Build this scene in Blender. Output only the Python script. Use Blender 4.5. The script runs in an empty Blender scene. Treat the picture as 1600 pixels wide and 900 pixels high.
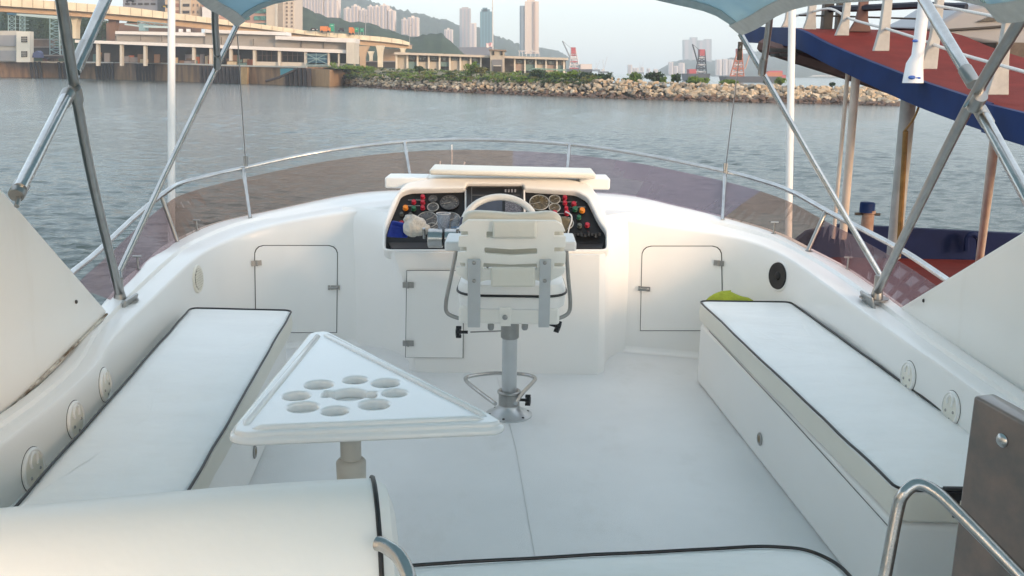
import bpy, bmesh, math, random
from mathutils import Vector, Matrix, noise
from mathutils.bvhtree import BVHTree
R = math.radians
random.seed(7)
sc = bpy.context.scene
C = sc.collection

# ------------------------------------------------------------------ camera
F = 1480.0
PITCH, ROLL = R(12.9), R(0.82)
cam = bpy.data.cameras.new('camera')
cam.sensor_width = 36; cam.lens = F / 1600 * 36
cam.clip_start = 0.05; cam.clip_end = 20000
co = bpy.data.objects.new('camera', cam); C.objects.link(co)
MR = Matrix.Rotation(R(90) - PITCH, 3, 'X') @ Matrix.Rotation(ROLL, 3, 'Z')
CAM = Vector((0, 0, 1.5))
co.matrix_world = Matrix.Translation(CAM) @ MR.to_4x4()
sc.camera = co

# ------------------------------------------------------------------ world, sun, exposure
SUN_EL, SUN_AZ = R(13), R(138)          # azimuth measured from +Y towards +X: behind, to the right
w = bpy.data.worlds.new('World'); sc.world = w; w.use_nodes = True
nt = w.node_tree; nt.nodes.clear()
sky = nt.nodes.new('ShaderNodeTexSky'); sky.sky_type = 'NISHITA'; sky.sun_disc = False
sky.sun_elevation = SUN_EL; sky.sun_rotation = SUN_AZ
sky.air_density = 1.0; sky.dust_density = 2.0; sky.ozone_density = 1.0
bg = nt.nodes.new('ShaderNodeBackground'); bg.inputs[1].default_value = 0.15
wo = nt.nodes.new('ShaderNodeOutputWorld')
hz_ = nt.nodes.new('ShaderNodeMix'); hz_.data_type = 'RGBA'; hz_.inputs[0].default_value = .45; hz_.inputs[7].default_value = (4.9, 5.35, 5.55, 1)   # thin high haze whitens the whole sky
nt.links.new(sky.outputs[0], hz_.inputs[6]); nt.links.new(hz_.outputs[2], bg.inputs[0]); nt.links.new(bg.outputs[0], wo.inputs[0])
sl = bpy.data.lights.new('sun', 'SUN'); sl.energy = 1.5; sl.angle = R(12); sl.color = (1.0, 0.66, 0.43)
so = bpy.data.objects.new('sun', sl); C.objects.link(so)
sd = Vector((math.sin(SUN_AZ) * math.cos(SUN_EL), math.cos(SUN_AZ) * math.cos(SUN_EL), math.sin(SUN_EL)))
so.rotation_euler = sd.to_track_quat('Z', 'Y').to_euler(); so.location = (6, -6, 8)
sc.view_settings.view_transform = 'Standard'; sc.view_settings.look = 'None'
sc.view_settings.exposure = 1.33; sc.view_settings.gamma = 1
sc.cycles.volume_bounces = 1; sc.cycles.max_bounces = 8; sc.cycles.transparent_max_bounces = 16
try: sc.cycles.volume_step_rate = 4
except Exception: pass

# ------------------------------------------------------------------ place helpers (sight line of a photo point -> a real point)
def ray(x, y): return MR @ Vector(((x - 800) / F, -(y - 450) / F, -1.0))
def PZ(x, y, z): d = ray(x, y); return CAM + d * ((z - CAM.z) / d.z)
def PY(x, y, Y): d = ray(x, y); return CAM + d * (Y / d.y)
def PX(x, y, X): d = ray(x, y); return CAM + d * (X / d.x)
def yh(x): return 111 + .0143 * (x - 800)
def lerp(a, b, t): return a + (b - a) * t
def interp(tab, x):
    if x <= tab[0][0]: return tab[0][1]
    for (x0, y0), (x1, y1) in zip(tab, tab[1:]):
        if x <= x1: return y0 + (y1 - y0) * (x - x0) / (x1 - x0)
    return tab[-1][1]

# ------------------------------------------------------------------ materials
MATS = {}
def mat(name, col, rough=.5, metal=0., var=.12, scale=4., bump=0., bscale=60., coat=0., col2=None, detail=4., spec=.5, stretch=None, sharp=False, stain=None):
    if name in MATS: return MATS[name]
    m = bpy.data.materials.new(name); m.use_nodes = True; n = m.node_tree; L = n.links
    b = n.nodes['Principled BSDF']
    tc = n.nodes.new('ShaderNodeTexCoord'); mp = n.nodes.new('ShaderNodeMapping')
    L.new(tc.outputs['Object'], mp.inputs[0])
    if stretch: mp.inputs['Scale'].default_value = stretch
    nz = n.nodes.new('ShaderNodeTexNoise'); nz.inputs['Scale'].default_value = scale; nz.inputs['Detail'].default_value = detail
    nz.inputs['Roughness'].default_value = .6
    L.new(mp.outputs[0], nz.inputs['Vector'])
    cr = n.nodes.new('ShaderNodeValToRGB')
    cr.color_ramp.elements[0].position = .42 if sharp else .3; cr.color_ramp.elements[1].position = .58 if sharp else .7
    c2 = col2 or tuple(c * (1 - var) for c in col)
    cr.color_ramp.elements[0].color = (*c2, 1); cr.color_ramp.elements[1].color = (*col, 1)
    L.new(nz.outputs[0], cr.inputs[0]); L.new(cr.outputs[0], b.inputs['Base Color'])
    b.inputs['Roughness'].default_value = rough; b.inputs['Metallic'].default_value = metal
    b.inputs['Specular IOR Level'].default_value = spec
    if coat: b.inputs['Coat Weight'].default_value = coat; b.inputs['Coat Roughness'].default_value = .08
    if stain:     # (colour, amount, scale, stretch): old marks and scuffs with a shape of their own
        sc_, am, ss, st_ = stain; m2 = n.nodes.new('ShaderNodeMapping'); L.new(tc.outputs['Object'], m2.inputs[0]); m2.inputs['Scale'].default_value = st_
        n2 = n.nodes.new('ShaderNodeTexNoise'); n2.inputs['Scale'].default_value = ss; n2.inputs['Detail'].default_value = 10; n2.inputs['Roughness'].default_value = .72; L.new(m2.outputs[0], n2.inputs['Vector'])
        c3 = n.nodes.new('ShaderNodeValToRGB'); c3.color_ramp.elements[0].position = .55; c3.color_ramp.elements[1].position = .72; c3.color_ramp.elements[0].color = (0, 0, 0, 1); c3.color_ramp.elements[1].color = (am, am, am, 1); L.new(n2.outputs[0], c3.inputs[0])
        mxx = n.nodes.new('ShaderNodeMix'); mxx.data_type = 'RGBA'; L.new(c3.outputs[0], mxx.inputs[0]); L.new(cr.outputs[0], mxx.inputs[6]); mxx.inputs[7].default_value = (*sc_, 1); L.new(mxx.outputs[2], b.inputs['Base Color'])
        ra = n.nodes.new('ShaderNodeMath'); ra.operation = 'MULTIPLY_ADD'; ra.inputs[1].default_value = .2; ra.inputs[2].default_value = rough; L.new(c3.outputs[0], ra.inputs[0]); L.new(ra.outputs[0], b.inputs['Roughness'])
    if bump:
        nb = n.nodes.new('ShaderNodeTexNoise'); nb.inputs['Scale'].default_value = bscale; nb.inputs['Detail'].default_value = 4
        L.new(mp.outputs[0], nb.inputs['Vector'])
        bm_ = n.nodes.new('ShaderNodeBump'); bm_.inputs['Strength'].default_value = bump; bm_.inputs['Distance'].default_value = .02
        L.new(nb.outputs[0], bm_.inputs['Height']); L.new(bm_.outputs[0], b.inputs['Normal'])
    MATS[name] = m; return m

gel = mat('gelcoat', (.88, .87, .84), .34, var=.05, scale=1.6, bump=.03, bscale=3, coat=.12, stain=((.70, .66, .56), .14, 1.6, (1, 1, .4)))
gelw = mat('gelcoat_wing', (.87, .85, .80), .30, var=.06, scale=1.2, bump=.08, bscale=2.0, coat=.3, stain=((.66, .60, .50), .22, 2.4, (1, 2.5, .4)))
deckm = mat('deck_paint', (.82, .825, .815), .42, var=.10, scale=1.7, bump=.18, bscale=300, detail=12, stain=((.56, .54, .48), .20, 4.5, (1, .6, 1)))
vinyl = mat('cushion_vinyl', (.87, .875, .85), .40, var=.06, scale=2.5, bump=.55, bscale=4.2, stretch=(1, 2.6, 1), stain=((.70, .67, .58), .16, 3.5, (1, 1, 1)))
vinyl2 = mat('bolster_vinyl', (.90, .89, .86), .38, var=.04, scale=2.5, bump=.3, bscale=5)
cream = mat('cream_vinyl', (.80, .77, .68), .45, var=.06, scale=4, bump=.1, bscale=20)
plastic = mat('chair_plastic', (.91, .89, .83), .38, var=.04, scale=5, bump=.03, bscale=30)
piping = mat('piping', (.015, .015, .016), .45)
black = mat('black_plastic', (.014, .015, .018), .38, var=.3, scale=20)
chrome = mat('stainless', (.55, .55, .54), .24, 1.0, var=.25, scale=12, bump=.06, bscale=50)
chromed = mat('stainless_dull', (.42, .415, .40), .38, 1.0, var=.2, scale=14)
alu = mat('brushed_aluminium', (.62, .64, .65), .42, .75, var=.10, scale=10)
seam = mat('dark_seam', (.06, .055, .05), .8)
dirt = mat('grimy_joint', (.16, .11, .07), .9, col2=(.62, .58, .50), scale=14, sharp=True)
whitep = mat('white_paint', (.78, .78, .76), .4, var=.12, scale=3, bump=.05, bscale=30)

# ------------------------------------------------------------------ mesh builder
ORG = {}
class MB:
    def __init__(s): s.v = []; s.f = []
    def add(s, vs, fs):
        o = len(s.v); s.v += [Vector(p) for p in vs]; s.f += [tuple(i + o for i in f) for f in fs]; return s
    def box(s, c, size, rot=None):
        c = Vector(c); hx, hy, hz = size[0] / 2, size[1] / 2, size[2] / 2
        vs = [Vector((x, y, z)) for x in (-hx, hx) for y in (-hy, hy) for z in (-hz, hz)]
        if rot is not None: vs = [rot @ p for p in vs]
        return s.add([p + c for p in vs], [(0, 1, 3, 2), (4, 6, 7, 5), (0, 4, 5, 1), (2, 3, 7, 6), (0, 2, 6, 4), (1, 5, 7, 3)])
    def tube(s, pts, r, seg=12, closed=False, caps=True):
        pts = [Vector(p) for p in pts]; n = len(pts); rs = r if isinstance(r, (list, tuple)) else [r] * n
        rings = []; up = None
        for i, p in enumerate(pts):
            a = pts[i - 1] if (i > 0 or closed) else p
            b = pts[(i + 1) % n] if (i < n - 1 or closed) else p
            t = (b - a).normalized()
            if up is None:
                up = Vector((0, 0, 1)) if abs(t.z) < .9 else Vector((1, 0, 0))
            nrm = (up - t * up.dot(t)).normalized(); bi = t.cross(nrm); up = nrm
            rings.append([p + (nrm * math.cos(2 * math.pi * k / seg) + bi * math.sin(2 * math.pi * k / seg)) * rs[i] for k in range(seg)])
        vs = [q for rg in rings for q in rg]; fs = []
        for i in range(n if closed else n - 1):
            j = (i + 1) % n
            for k in range(seg):
                fs.append((i * seg + k, j * seg + k, j * seg + (k + 1) % seg, i * seg + (k + 1) % seg))
        if caps and not closed:
            fs.append(tuple(reversed(range(seg)))); fs.append(tuple((n - 1) * seg + k for k in range(seg)))
        return s.add(vs, [f[::-1] for f in fs])
    def lathe(s, base, prof, seg=28, axis=(0, 0, 1)):
        ax = Vector(axis).normalized(); u = ax.orthogonal().normalized(); v = ax.cross(u); base = Vector(base)
        vs = []; fs = []
        for r_, h in prof:
            for k in range(seg):
                a = 2 * math.pi * k / seg
                vs.append(base + ax * h + (u * math.cos(a) + v * math.sin(a)) * r_)
        for i in range(len(prof) - 1):
            for k in range(seg):
                fs.append((i * seg + k, i * seg + (k + 1) % seg, (i + 1) * seg + (k + 1) % seg, (i + 1) * seg + k))
        fs.append(tuple(reversed(range(seg)))); fs.append(tuple((len(prof) - 1) * seg + k for k in range(seg)))
        return s.add(vs, fs)
    def grid(s, rows, closed=False):
        n = len(rows); m = len(rows[0]); vs = [p for r_ in rows for p in r_]; fs = []
        for i in range(n - 1):
            for j in range(m if closed else m - 1):
                k = (j + 1) % m
                fs.append((i * m + j, i * m + k, (i + 1) * m + k, (i + 1) * m + j))
        return s.add(vs, fs)
    def prism(s, pts, off):           # polygon (list of 3-D points) pushed along the vector off
        pts = [Vector(p) for p in pts]; off = Vector(off); n = len(pts)
        return s.add(pts + [p + off for p in pts], [tuple(range(n))[::-1], tuple(range(n, 2 * n))] + [(i, (i + 1) % n, n + (i + 1) % n, n + i) for i in range(n)])
    def ball(s, c, r, sx=1, sy=1, sz=1, seg=12):
        c = Vector(c); rows = []
        for i in range(seg // 2 + 1):
            th = math.pi * i / (seg // 2)
            rows.append([c + Vector((math.sin(th) * math.cos(a) * r * sx, math.sin(th) * math.sin(a) * r * sy, math.cos(th) * r * sz)) for a in [2 * math.pi * k / seg for k in range(seg)]])
        return s.grid(rows, True)

def catmull(pts, n=6, closed=False):
    pts = [Vector(p) for p in pts]; out = []; N = len(pts)
    for i in range(N if closed else N - 1):
        g = (lambda k: pts[k % N]) if closed else (lambda k: pts[max(0, min(N - 1, k))])
        p0, p1, p2, p3 = g(i - 1), g(i), g(i + 1), g(i + 2)
        for k in range(n):
            t = k / n
            out.append(.5 * ((2 * p1) + (p2 - p0) * t + (2 * p0 - 5 * p1 + 4 * p2 - p3) * t * t + (3 * p1 - p0 - 3 * p2 + p3) * t ** 3))
    if not closed: out.append(pts[-1])
    return out

def tag(o, label=None, cat=None, group=None, kind=None):
    if label: o['label'] = label
    if cat: o['category'] = cat
    if group: o['group'] = group
    if kind: o['kind'] = kind
    return o
def finish(o, me, m, smooth, bevel, angle=38):
    if isinstance(m, (list, tuple)):
        for x in m: me.materials.append(x)
    elif m: me.materials.append(m)
    if smooth:
        me.polygons.foreach_set('use_smooth', [True] * len(me.polygons))
        me.set_sharp_from_angle(angle=R(angle))
    if bevel:
        bv = o.modifiers.new('bevel', 'BEVEL'); bv.width = bevel; bv.segments = 3; bv.limit_method = 'ANGLE'; bv.angle_limit = R(35)
        bv.harden_normals = False
def mesh_obj(mb, name, m, org, smooth=True, bevel=0):
    me = bpy.data.meshes.new(name)
    me.from_pydata([tuple(p - org) for p in mb.v], [], mb.f); me.update()
    if len(mb.f) < 60000:
        b = bmesh.new(); b.from_mesh(me); bmesh.ops.recalc_face_normals(b, faces=b.faces); b.to_mesh(me); b.free()
    o = bpy.data.objects.new(name, me); C.objects.link(o); finish(o, me, m, smooth, bevel)
    return o
def thing(name, label, cat, loc, group=None):
    o = bpy.data.objects.new(name, None); C.objects.link(o); o.location = loc; o.empty_display_size = .1
    ORG[o.name] = Vector(loc); return tag(o, label, cat, group)
def part(mb, name, m, parent, smooth=True, bevel=0, label=None, kind=None):
    org = ORG[parent.name]
    o = mesh_obj(mb, name, m, org, smooth, bevel); o.parent = parent; ORG[o.name] = org
    return tag(o, label, kind=kind)
def solo(mb, name, m, label=None, cat=None, group=None, kind=None, smooth=True, bevel=0):
    lo = Vector([min(p[i] for p in mb.v) for i in range(3)]); hi = Vector([max(p[i] for p in mb.v) for i in range(3)])
    org = Vector(((lo.x + hi.x) / 2, (lo.y + hi.y) / 2, lo.z))
    o = mesh_obj(mb, name, m, org, smooth, bevel); o.location = org; ORG[o.name] = org
    return tag(o, label, cat, group, kind)
def copy_tree(o, delta, label=None, group=None):
    def rec(x, par):
        c = x.copy(); C.objects.link(c)
        if par: c.parent = par
        ORG[c.name] = ORG[x.name] + Vector(delta)
        for ch in x.children: rec(ch, c)
        return c
    r = rec(o, None); r.location = o.location + Vector(delta)
    if label: r['label'] = label
    if group: r['group'] = group
    return r
def plate(name, outer, holes, th, bevel, frame, m, parent=None, res=2, **kw):
    """flat plate from 2-D outlines; frame=(origin,u,v,n); front face towards n"""
    cu = bpy.data.curves.new('outline', 'CURVE'); cu.dimensions = '2D'; cu.fill_mode = 'BOTH'
    cu.extrude = max(th / 2 - bevel, 0); cu.bevel_depth = bevel; cu.bevel_resolution = res; cu.offset = -bevel
    for lp in [outer] + list(holes):
        sp = cu.splines.new('POLY'); sp.points.add(len(lp) - 1); sp.use_cyclic_u = True
        for p, q in zip(sp.points, lp): p.co = (q[0], q[1], 0, 1)
    to = bpy.data.objects.new('outline', cu); C.objects.link(to)
    me0 = bpy.data.meshes.new_from_object(to)
    o_, u, v, n = frame
    mb = MB(); mb.add([o_ + u * p.co.x + v * p.co.y + n * (p.co.z - th / 2) for p in me0.vertices], [tuple(p.vertices) for p in me0.polygons])
    bpy.data.objects.remove(to); bpy.data.curves.remove(cu); bpy.data.meshes.remove(me0)
    if name is None: return mb
    if parent is None: return solo(mb, name, m, **kw)
    return part(mb, name, m, parent, **kw)
def circ(cx, cy, r, n=28, ry=None): return [(cx + r * math.cos(2 * math.pi * k / n), cy + (ry or r) * math.sin(2 * math.pi * k / n)) for k in range(n)]
def rrect(x0, y0, x1, y1, r, n=5):
    o = []
    for cx, cy, a0 in ((x1 - r, y1 - r, 0), (x0 + r, y1 - r, 90), (x0 + r, y0 + r, 180), (x1 - r, y0 + r, 270)):
        for k in range(n + 1):
            a = R(a0 + 90 * k / n); o.append((cx + r * math.cos(a), cy + r * math.sin(a)))
    return o
def roundpoly(pts, r, n=5):
    out = []; N = len(pts)
    for i in range(N):
        p = Vector(pts[i][:2]); a = Vector(pts[i - 1][:2]); b = Vector(pts[(i + 1) % N][:2])
        da = (a - p); db = (b - p); rr = min(r, da.length * .45, db.length * .45)
        s0 = p + da.normalized() * rr; s1 = p + db.normalized() * rr
        for k in range(n + 1):
            t = k / n; q = s0 * (1 - t) ** 2 + p * 2 * t * (1 - t) + s1 * t * t; out.append((q.x, q.y))
    return out
def planeframe(o_, u, v):
    u = u.normalized(); n = u.cross(v).normalized(); v = n.cross(u).normalized()
    if n.dot(CAM - o_) < 0: n = -n
    return (o_, u, v, n)
def to2(fr, px, py):
    o_, u, v, n = fr; d = ray(px, py); t = (o_ - CAM).dot(n) / d.dot(n); q = CAM + d * t - o_
    return (q.dot(u), q.dot(v))
def on(fr, px, py, off=0):
    a = to2(fr, px, py); return fr[0] + fr[1] * a[0] + fr[2] * a[1] + fr[3] * off
HZ = (Vector((0, 0, 0)), Vector((1, 0, 0)), Vector((0, 1, 0)), Vector((0, 0, 1)))
def hz(z): return (Vector((0, 0, z)), Vector((1, 0, 0)), Vector((0, 1, 0)), Vector((0, 0, 1)))

exec_order = []
WZ = -3.5      # water level (flybridge deck is z = 0)
# ================================================================== our boat: hull, deck, coaming
mb = MB()   # hull and main deck below the flybridge
out = [(-2.35, -7), (-2.4, 0), (-2.35, 5), (-2.0, 8), (-1.2, 10.5), (0, 12), (1.2, 10.5), (2.0, 8), (2.35, 5), (2.4, 0), (2.35, -7)]
mb.grid([[Vector((x * k, y if y < 0 else y * (1 if k == 1 else .97), z)) for x, y in out] for k, z in ((.75, WZ - .4), (.97, -2.6), (1, -1.95), (.98, -1.9))])
mb.prism([Vector((x * .98, y * .995, -1.92)) for x, y in out], (0, 0, .03))
solo(mb, 'yacht_hull', whitep, kind='structure')
mb = MB()   # superstructure that carries the flybridge
ss = [(-1.55, -5), (-1.6, 3.6), (-1.5, 5.2), (0, 5.9), (1.4, 5.2), (1.5, 3.6), (1.45, -5)]
mb.prism([Vector((x, y, -1.89)) for x, y in ss], (0, 0, 1.78))
solo(mb, 'yacht_cabin', whitep, kind='structure', bevel=.03)

# coaming stations from aft left round the bow to aft right: inner crest B, outer ledge Cc
stB = [PX(90, 625, -1.40), PX(180, 524, -1.46), PX(250, 455, -1.52), PX(310, 400, -1.55), PY(352, 376, 4.88), PY(420, 352, 5.04), PY(500, 336, 5.12), PY(612, 321, 5.16),
       PY(700, 318, 5.18), PY(800, 320, 5.18), PY(870, 326, 5.16), PY(950, 337, 5.12), PY(1025, 350, 5.06), PY(1110, 363, 4.98), PY(1180, 379, 4.82), PY(1232, 403, 4.60), PX(1290, 443, 1.41), PX(1350, 487, 1.43), PX(1430, 544, 1.44), PX(1520, 607, 1.45)]
stC = [PX(20, 640, -1.52), PX(140, 505, -1.60), PX(195, 444, -1.68), PX(240, 402, -1.70), PY(262, 384, 4.95), PY(330, 353, 5.30), PY(430, 330, 5.58), PY(560, 304, 5.75),
       PY(680, 299, 5.80), PY(800, 300, 5.80), PY(880, 302, 5.78), PY(980, 307, 5.68), PY(1060, 324, 5.45), PY(1130, 341, 5.25), PY(1215, 366, 4.98), PY(1272, 394, 4.75), PX(1330, 425, 1.66), PX(1405, 478, 1.64), PX(1480, 535, 1.60), PX(1600, 618, 1.58)]
def aft(p, Y, z): return Vector((p.x + (0.02 if p.x > 0 else .03), Y, z))
stB = [aft(stB[0], -1.5, .50), aft(stB[0], .6, .50)] + stB + [aft(stB[-1], .6, .5), aft(stB[-1], -1.5, .5)]
stC = [Vector((-1.56, -1.5, .52)), Vector((-1.55, .6, .52))] + stC + [Vector((1.58, .6, .52)), Vector((1.58, -1.5, .52))]
B = catmull(stB, 6); Cc = catmull(stC, 6)
def base_of(p, t):
    if abs(p.y) < 4.4: return Vector((p.x - math.copysign(.02, p.x), p.y, 0))
    return Vector((p.x * .985, p.y - .06, 0))
rows = []
for b, c in zip(B, Cc):
    a = base_of(b, 0); d = (c - b); up = Vector((0, 0, 1)); inn = Vector((a.x - b.x, a.y - b.y, 0))
    h = b.z
    ring = [Vector((a.x, a.y, -.02)), a + Vector((0, 0, .02)), lerp(a, b, .5), lerp(a, b, .90)]
    b0 = lerp(a, b, .962); b1 = b + d * .055
    for t in (.15, .4, .7, 1): ring.append((b0 * (1 - t) ** 2 + b * 2 * t * (1 - t) + b1 * t * t))
    ring += [b + d * .30 , b + d * .52 + up * .0, b + d * .56 + up * .016, b + d * .80 + up * .018, c + up * .012, c + d.normalized() * .03 - up * .01, c + d.normalized() * .06 - up * .12, c + d.normalized() * .05 - up * .9]
    rows.append(ring)
mb = MB(); mb.grid(rows)
coaming = solo(mb, 'coaming', gel, kind='structure')
bvh = BVHTree.FromPolygons([tuple(p) for p in mb.v], mb.f)
def hit(px, py, off=0.):
    d = ray(px, py).normalized(); l, n, i, ds = bvh.ray_cast(CAM, d)
    if l is None: raise Exception('no hit %s %s' % (px, py))
    if n.dot(d) > 0: n = -n
    return l + n * off, n
ORG[coaming.name] = Vector(coaming.location)

# deck sheet with the non-skid pad raised 4 mm and a fore-and-aft joint
mb = MB(); mb.prism([Vector((b.x * 1.0, b.y, -.06)) for b in stB], (0, 0, .06)); deck = solo(mb, 'deck', deckm, kind='structure')
s0, s1, s2 = PZ(836, 870, .002), PZ(806, 700, .002), PZ(777, 590, .002)
mb = MB(); mb.tube([s0 - Vector((0, 1, 0)), s0, s1, s2], .0013, 6); part(mb, 'deck_joint', mat('joint_fill', (.74, .74, .72), .5), deck)
# round cove where the walls meet the deck
rows = []
for b in B:
    a = base_of(b, 0); n_ = Vector((-a.x, 2.5 - a.y, 0)).normalized() if abs(a.y) > 4.4 else Vector((-math.copysign(1, a.x), 0, 0))
    rows.append([a + Vector((0, 0, .03)), a + n_ * .006 + Vector((0, 0, .014)), a + n_ * .016 + Vector((0, 0, .005)), a + n_ * .035 + Vector((0, 0, .001))])
mb = MB(); mb.grid(rows); part(mb, 'wall_cove', gel, deck)

def ztop(px, py, z=.41): return PZ(px, py, z)
# ------------------------------------------------------------------ lockers in the front wall
def wall_patch(x0, y0, x1, y1, rt, off, skew=0, n=14):
    rows = []
    for j in range(n + 1):
        # denser rows near the rounded top
        v = (j / n) ** 1.6; y = lerp(y0, y1, v); dy = y - y0; ins = 0
        if dy < rt: ins = rt - math.sqrt(max(rt * rt - (rt - dy) ** 2, 0))
        xa = lerp(x0, x0 + skew, v) + ins; xb = lerp(x1, x1 + skew * (-.7 if skew else 0), v) - ins
        rows.append([(lerp(xa, xb, i / 10), y) for i in range(11)])
    return [[hit(px, py, off)[0] for px, py in r_] for r_ in rows]
def hinge_mb(p, n, wdt=.055, hgt=.028):
    u = Vector((0, 0, 1)).cross(n).normalized(); v = n.cross(u); mbx = MB(); rot = Matrix((u, v, n)).transposed()
    mbx.box(p + n * .004, (wdt, hgt, .006), rot); mbx.tube([p - v * hgt * .55 + n * .008, p + v * hgt * .55 + n * .008], .005, 8)
    for sx in (-1, 1): mbx.lathe(p + u * sx * wdt * .34 + n * .006, [(.004, 0), (.003, .003)], 8, n)
    return mbx
def latch_mb(p, n):
    u = Vector((0, 0, 1)).cross(n).normalized(); v = n.cross(u); mbx = MB(); rot = Matrix((u, v, n)).transposed()
    mbx.box(p + n * .004, (.05, .024, .007), rot); mbx.box(p - u * .034 + n * .004, (.012, .026, .012), rot)
    mbx.tube([p - u * .03 + n * .014, p + u * .012 + n * .016], .0055, 8); mbx.ball(p + u * .012 + n * .016, .009)
    return mbx
def locker(x0, y0, x1, y1, rt, skew, label, hinges, latch):
    ctr = hit((x0 + x1) / 2, y1)[0]
    t = thing('locker_hatch', label, 'hatch', ctr, 'locker hatches in the cockpit front')
    g = MB().grid(wall_patch(x0 - 1.1, y0 - 1.1, x1 + 1.1, y1 + 1.1, rt, .0012, skew)); part(g, 'gap', seam, t)
    g = MB(); r_ = wall_patch(x0, y0, x1, y1, rt, .0045, skew); g.grid(r_)
    part(g, 'door', gel, t)
    for hx, hy in hinges:
        p, n = hit(hx, hy, .004); part(hinge_mb(p, n), 'hinge', chromed, t)
    if latch:
        p, n = hit(*latch, .004); part(latch_mb(p, n), 'latch', chromed, t)
locker(398, 384, 527, 519, 14, 2, 'left locker hatch with rounded top corners, set in the front wall behind the long bench', [(400, 411)], (524, 449))
locker(1004, 385, 1127, 516, 14, -3, 'right locker hatch with rounded top corners, next to the yellow bag and round black speaker', [(1124, 411)], (1009, 451))

# ------------------------------------------------------------------ round fittings let into the coaming walls
def disc_frame(px, py, dx=0):
    p, n = hit(px, py); return p, n
p, n = hit(308, 436)
t = thing('speaker_grille', 'small round beige perforated speaker grille at the left front corner', 'speaker', p, 'round fittings in the coaming')
part(MB().lathe(p, [(.066, -.004), (.070, .002), (.066, .010), (.058, .008)], 32, n), 'rim', cream, t)
part(MB().lathe(p + n * .005, [(.057, 0), (.05, .004), (.01, .006)], 28, n), 'grille', mat('grille_dark', (.25, .22, .17), .7, var=.6, scale=260, sharp=True), t)
u = Vector((0, 0, 1)).cross(n).normalized(); v = n.cross(u)
g = MB()
for k in range(-4, 5):
    hh = math.sqrt(max(.054 ** 2 - (k * .012) ** 2, 0)); g.tube([p + n * .012 + u * k * .012 - v * hh, p + n * .012 + u * k * .012 + v * hh], .0022, 5)
    g.tube([p + n * .012 + v * k * .012 - u * hh, p + n * .012 + v * k * .012 + u * hh], .0022, 5)
part(g, 'grid_bars', cream, t, kind='stuff')
p, n = hit(1217, 431)
t = thing('speaker', 'round black loudspeaker in the right front corner of the cockpit', 'speaker', p, 'round fittings in the coaming')
part(MB().lathe(p, [(.070, -.004), (.080, .002), (.076, .007), (.068, .006)], 32, n), 'rim', gel, t)
part(MB().lathe(p + n * .004, [(.069, 0), (.066, .010), (.050, .008), (.022, .004), (.018, .010), (.004, .013)], 32, n), 'cone', mat('speaker_black', (.012, .012, .014), .6, var=.5, scale=150), t)
def cap(px, py, r_, label):
    p, n = hit(px, py); t = thing('round_fitting', label, 'fitting', p, 'round fittings in the coaming')
    part(MB().lathe(p, [(r_ * 1.03, -.003), (r_ * 1.03, .0008), (r_ * .9, .001)], 36, n), 'gap', seam, t)
    part(MB().lathe(p, [(r_, .0), (r_, .004), (r_ * .93, .009), (r_ * .86, .0095), (r_ * .84, .006), (r_ * .80, .006)], 36, n), 'rim', gel, t)
    part(MB().lathe(p + n * .005, [(r_ * .8, 0), (r_ * .78, .002), (r_ * .2, .003)], 30, n), 'lens', cream, t)
    u = Vector((0, 0, 1)).cross(n).normalized(); v = n.cross(u)
    g = MB(); g.tube(catmull([p + n * .008 + u * r_ * .35 * math.cos(a) + v * (r_ * .42 + r_ * .35 * math.sin(a)) for a in (R(-40), R(40), R(100), R(170), R(220))], 4), .005, 8)
    part(g, 'finger_pull', gel, t)
    for dx, dy in ((-.4, -.25), (.45, -.1), (.1, -.62)):
        part(MB().lathe(p + u * dx * r_ + v * dy * r_ + n * .007, [(.006, 0), (.004, .003)], 8, n), 'screw', chromed, t)
cap(163, 601, .060, 'round pale cap on the left coaming, nearest the bow of its row of three')
cap(117, 656, .062, 'round pale cap on the left coaming, middle one of the row of three')
cap(51, 734, .066, 'round pale cap on the left coaming, nearest the camera above the bench')
cap(1420, 588, .056, 'round pale cap on the right coaming, the one nearer the bow')
cap(1487, 638, .058, 'round pale cap on the right coaming beside the dark brown panel')

# ------------------------------------------------------------------ raised side wings
def wing(pts, X, sgn, label):
    base = PX(pts[0][0], pts[0][1], X)
    t = thing('side_wing', label, 'side panel', base, 'raised side wings')
    fr = (base, Vector((0, 1, 0)), Vector((0, 0, 1)), Vector((-sgn, 0, 0)))
    q = []
    for px, py in pts:
        p = PX(px, py, X); q.append((p.y - base.y, p.z - base.z))
    # carry both edges on aft, past the photographer
    (a0, a1), (b0, b1) = q[0], q[1]
    (l0, l1) = q[-1]
    s_up = (b1 - a1) / (b0 - a0); yend = -1.6 - base.y
    topz = min(a1 + s_up * (yend - a0), 1.15)
    ybreak = a0 + (topz - a1) / s_up
    outl = [(a0, a1), (ybreak, topz), (yend, topz), (yend, l1 - .12), (l0, l1 - .07), (a0 - .1, a1 - .06)]
    if sgn > 0: fr = (base, Vector((0, 1, 0)), Vector((0, 0, 1)), Vector((-1, 0, 0)))
    g = plate(None, roundpoly(outl, .02, 3), [], .06, .008, fr, None)
    for i_, p in enumerate(g.v): g.v[i_] = p
    part(g, 'panel', gelw, t)
    jp = [base + Vector((-sgn * .006, q[0][0] - .02, q[0][1] - .004)), base + Vector((-sgn * .006, l0, l1 - .0)), base + Vector((-sgn * .006, yend, l1 - .03))]
    part(MB().tube(jp, .0045, 6), 'joint', dirt, t)
    sp = base + Vector((-sgn * .001, q[0][0] - .25, q[0][1] + .10))
    part(MB().lathe(sp, [(.008, 0), (.006, .004)], 8, (-sgn, 0, 0)), 'screw', seam, t)
wing([(168, 487), (0, 292), (0, 652)], -1.55, -1, 'cream moulded side wing rising aft on the left of the cockpit')
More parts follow.
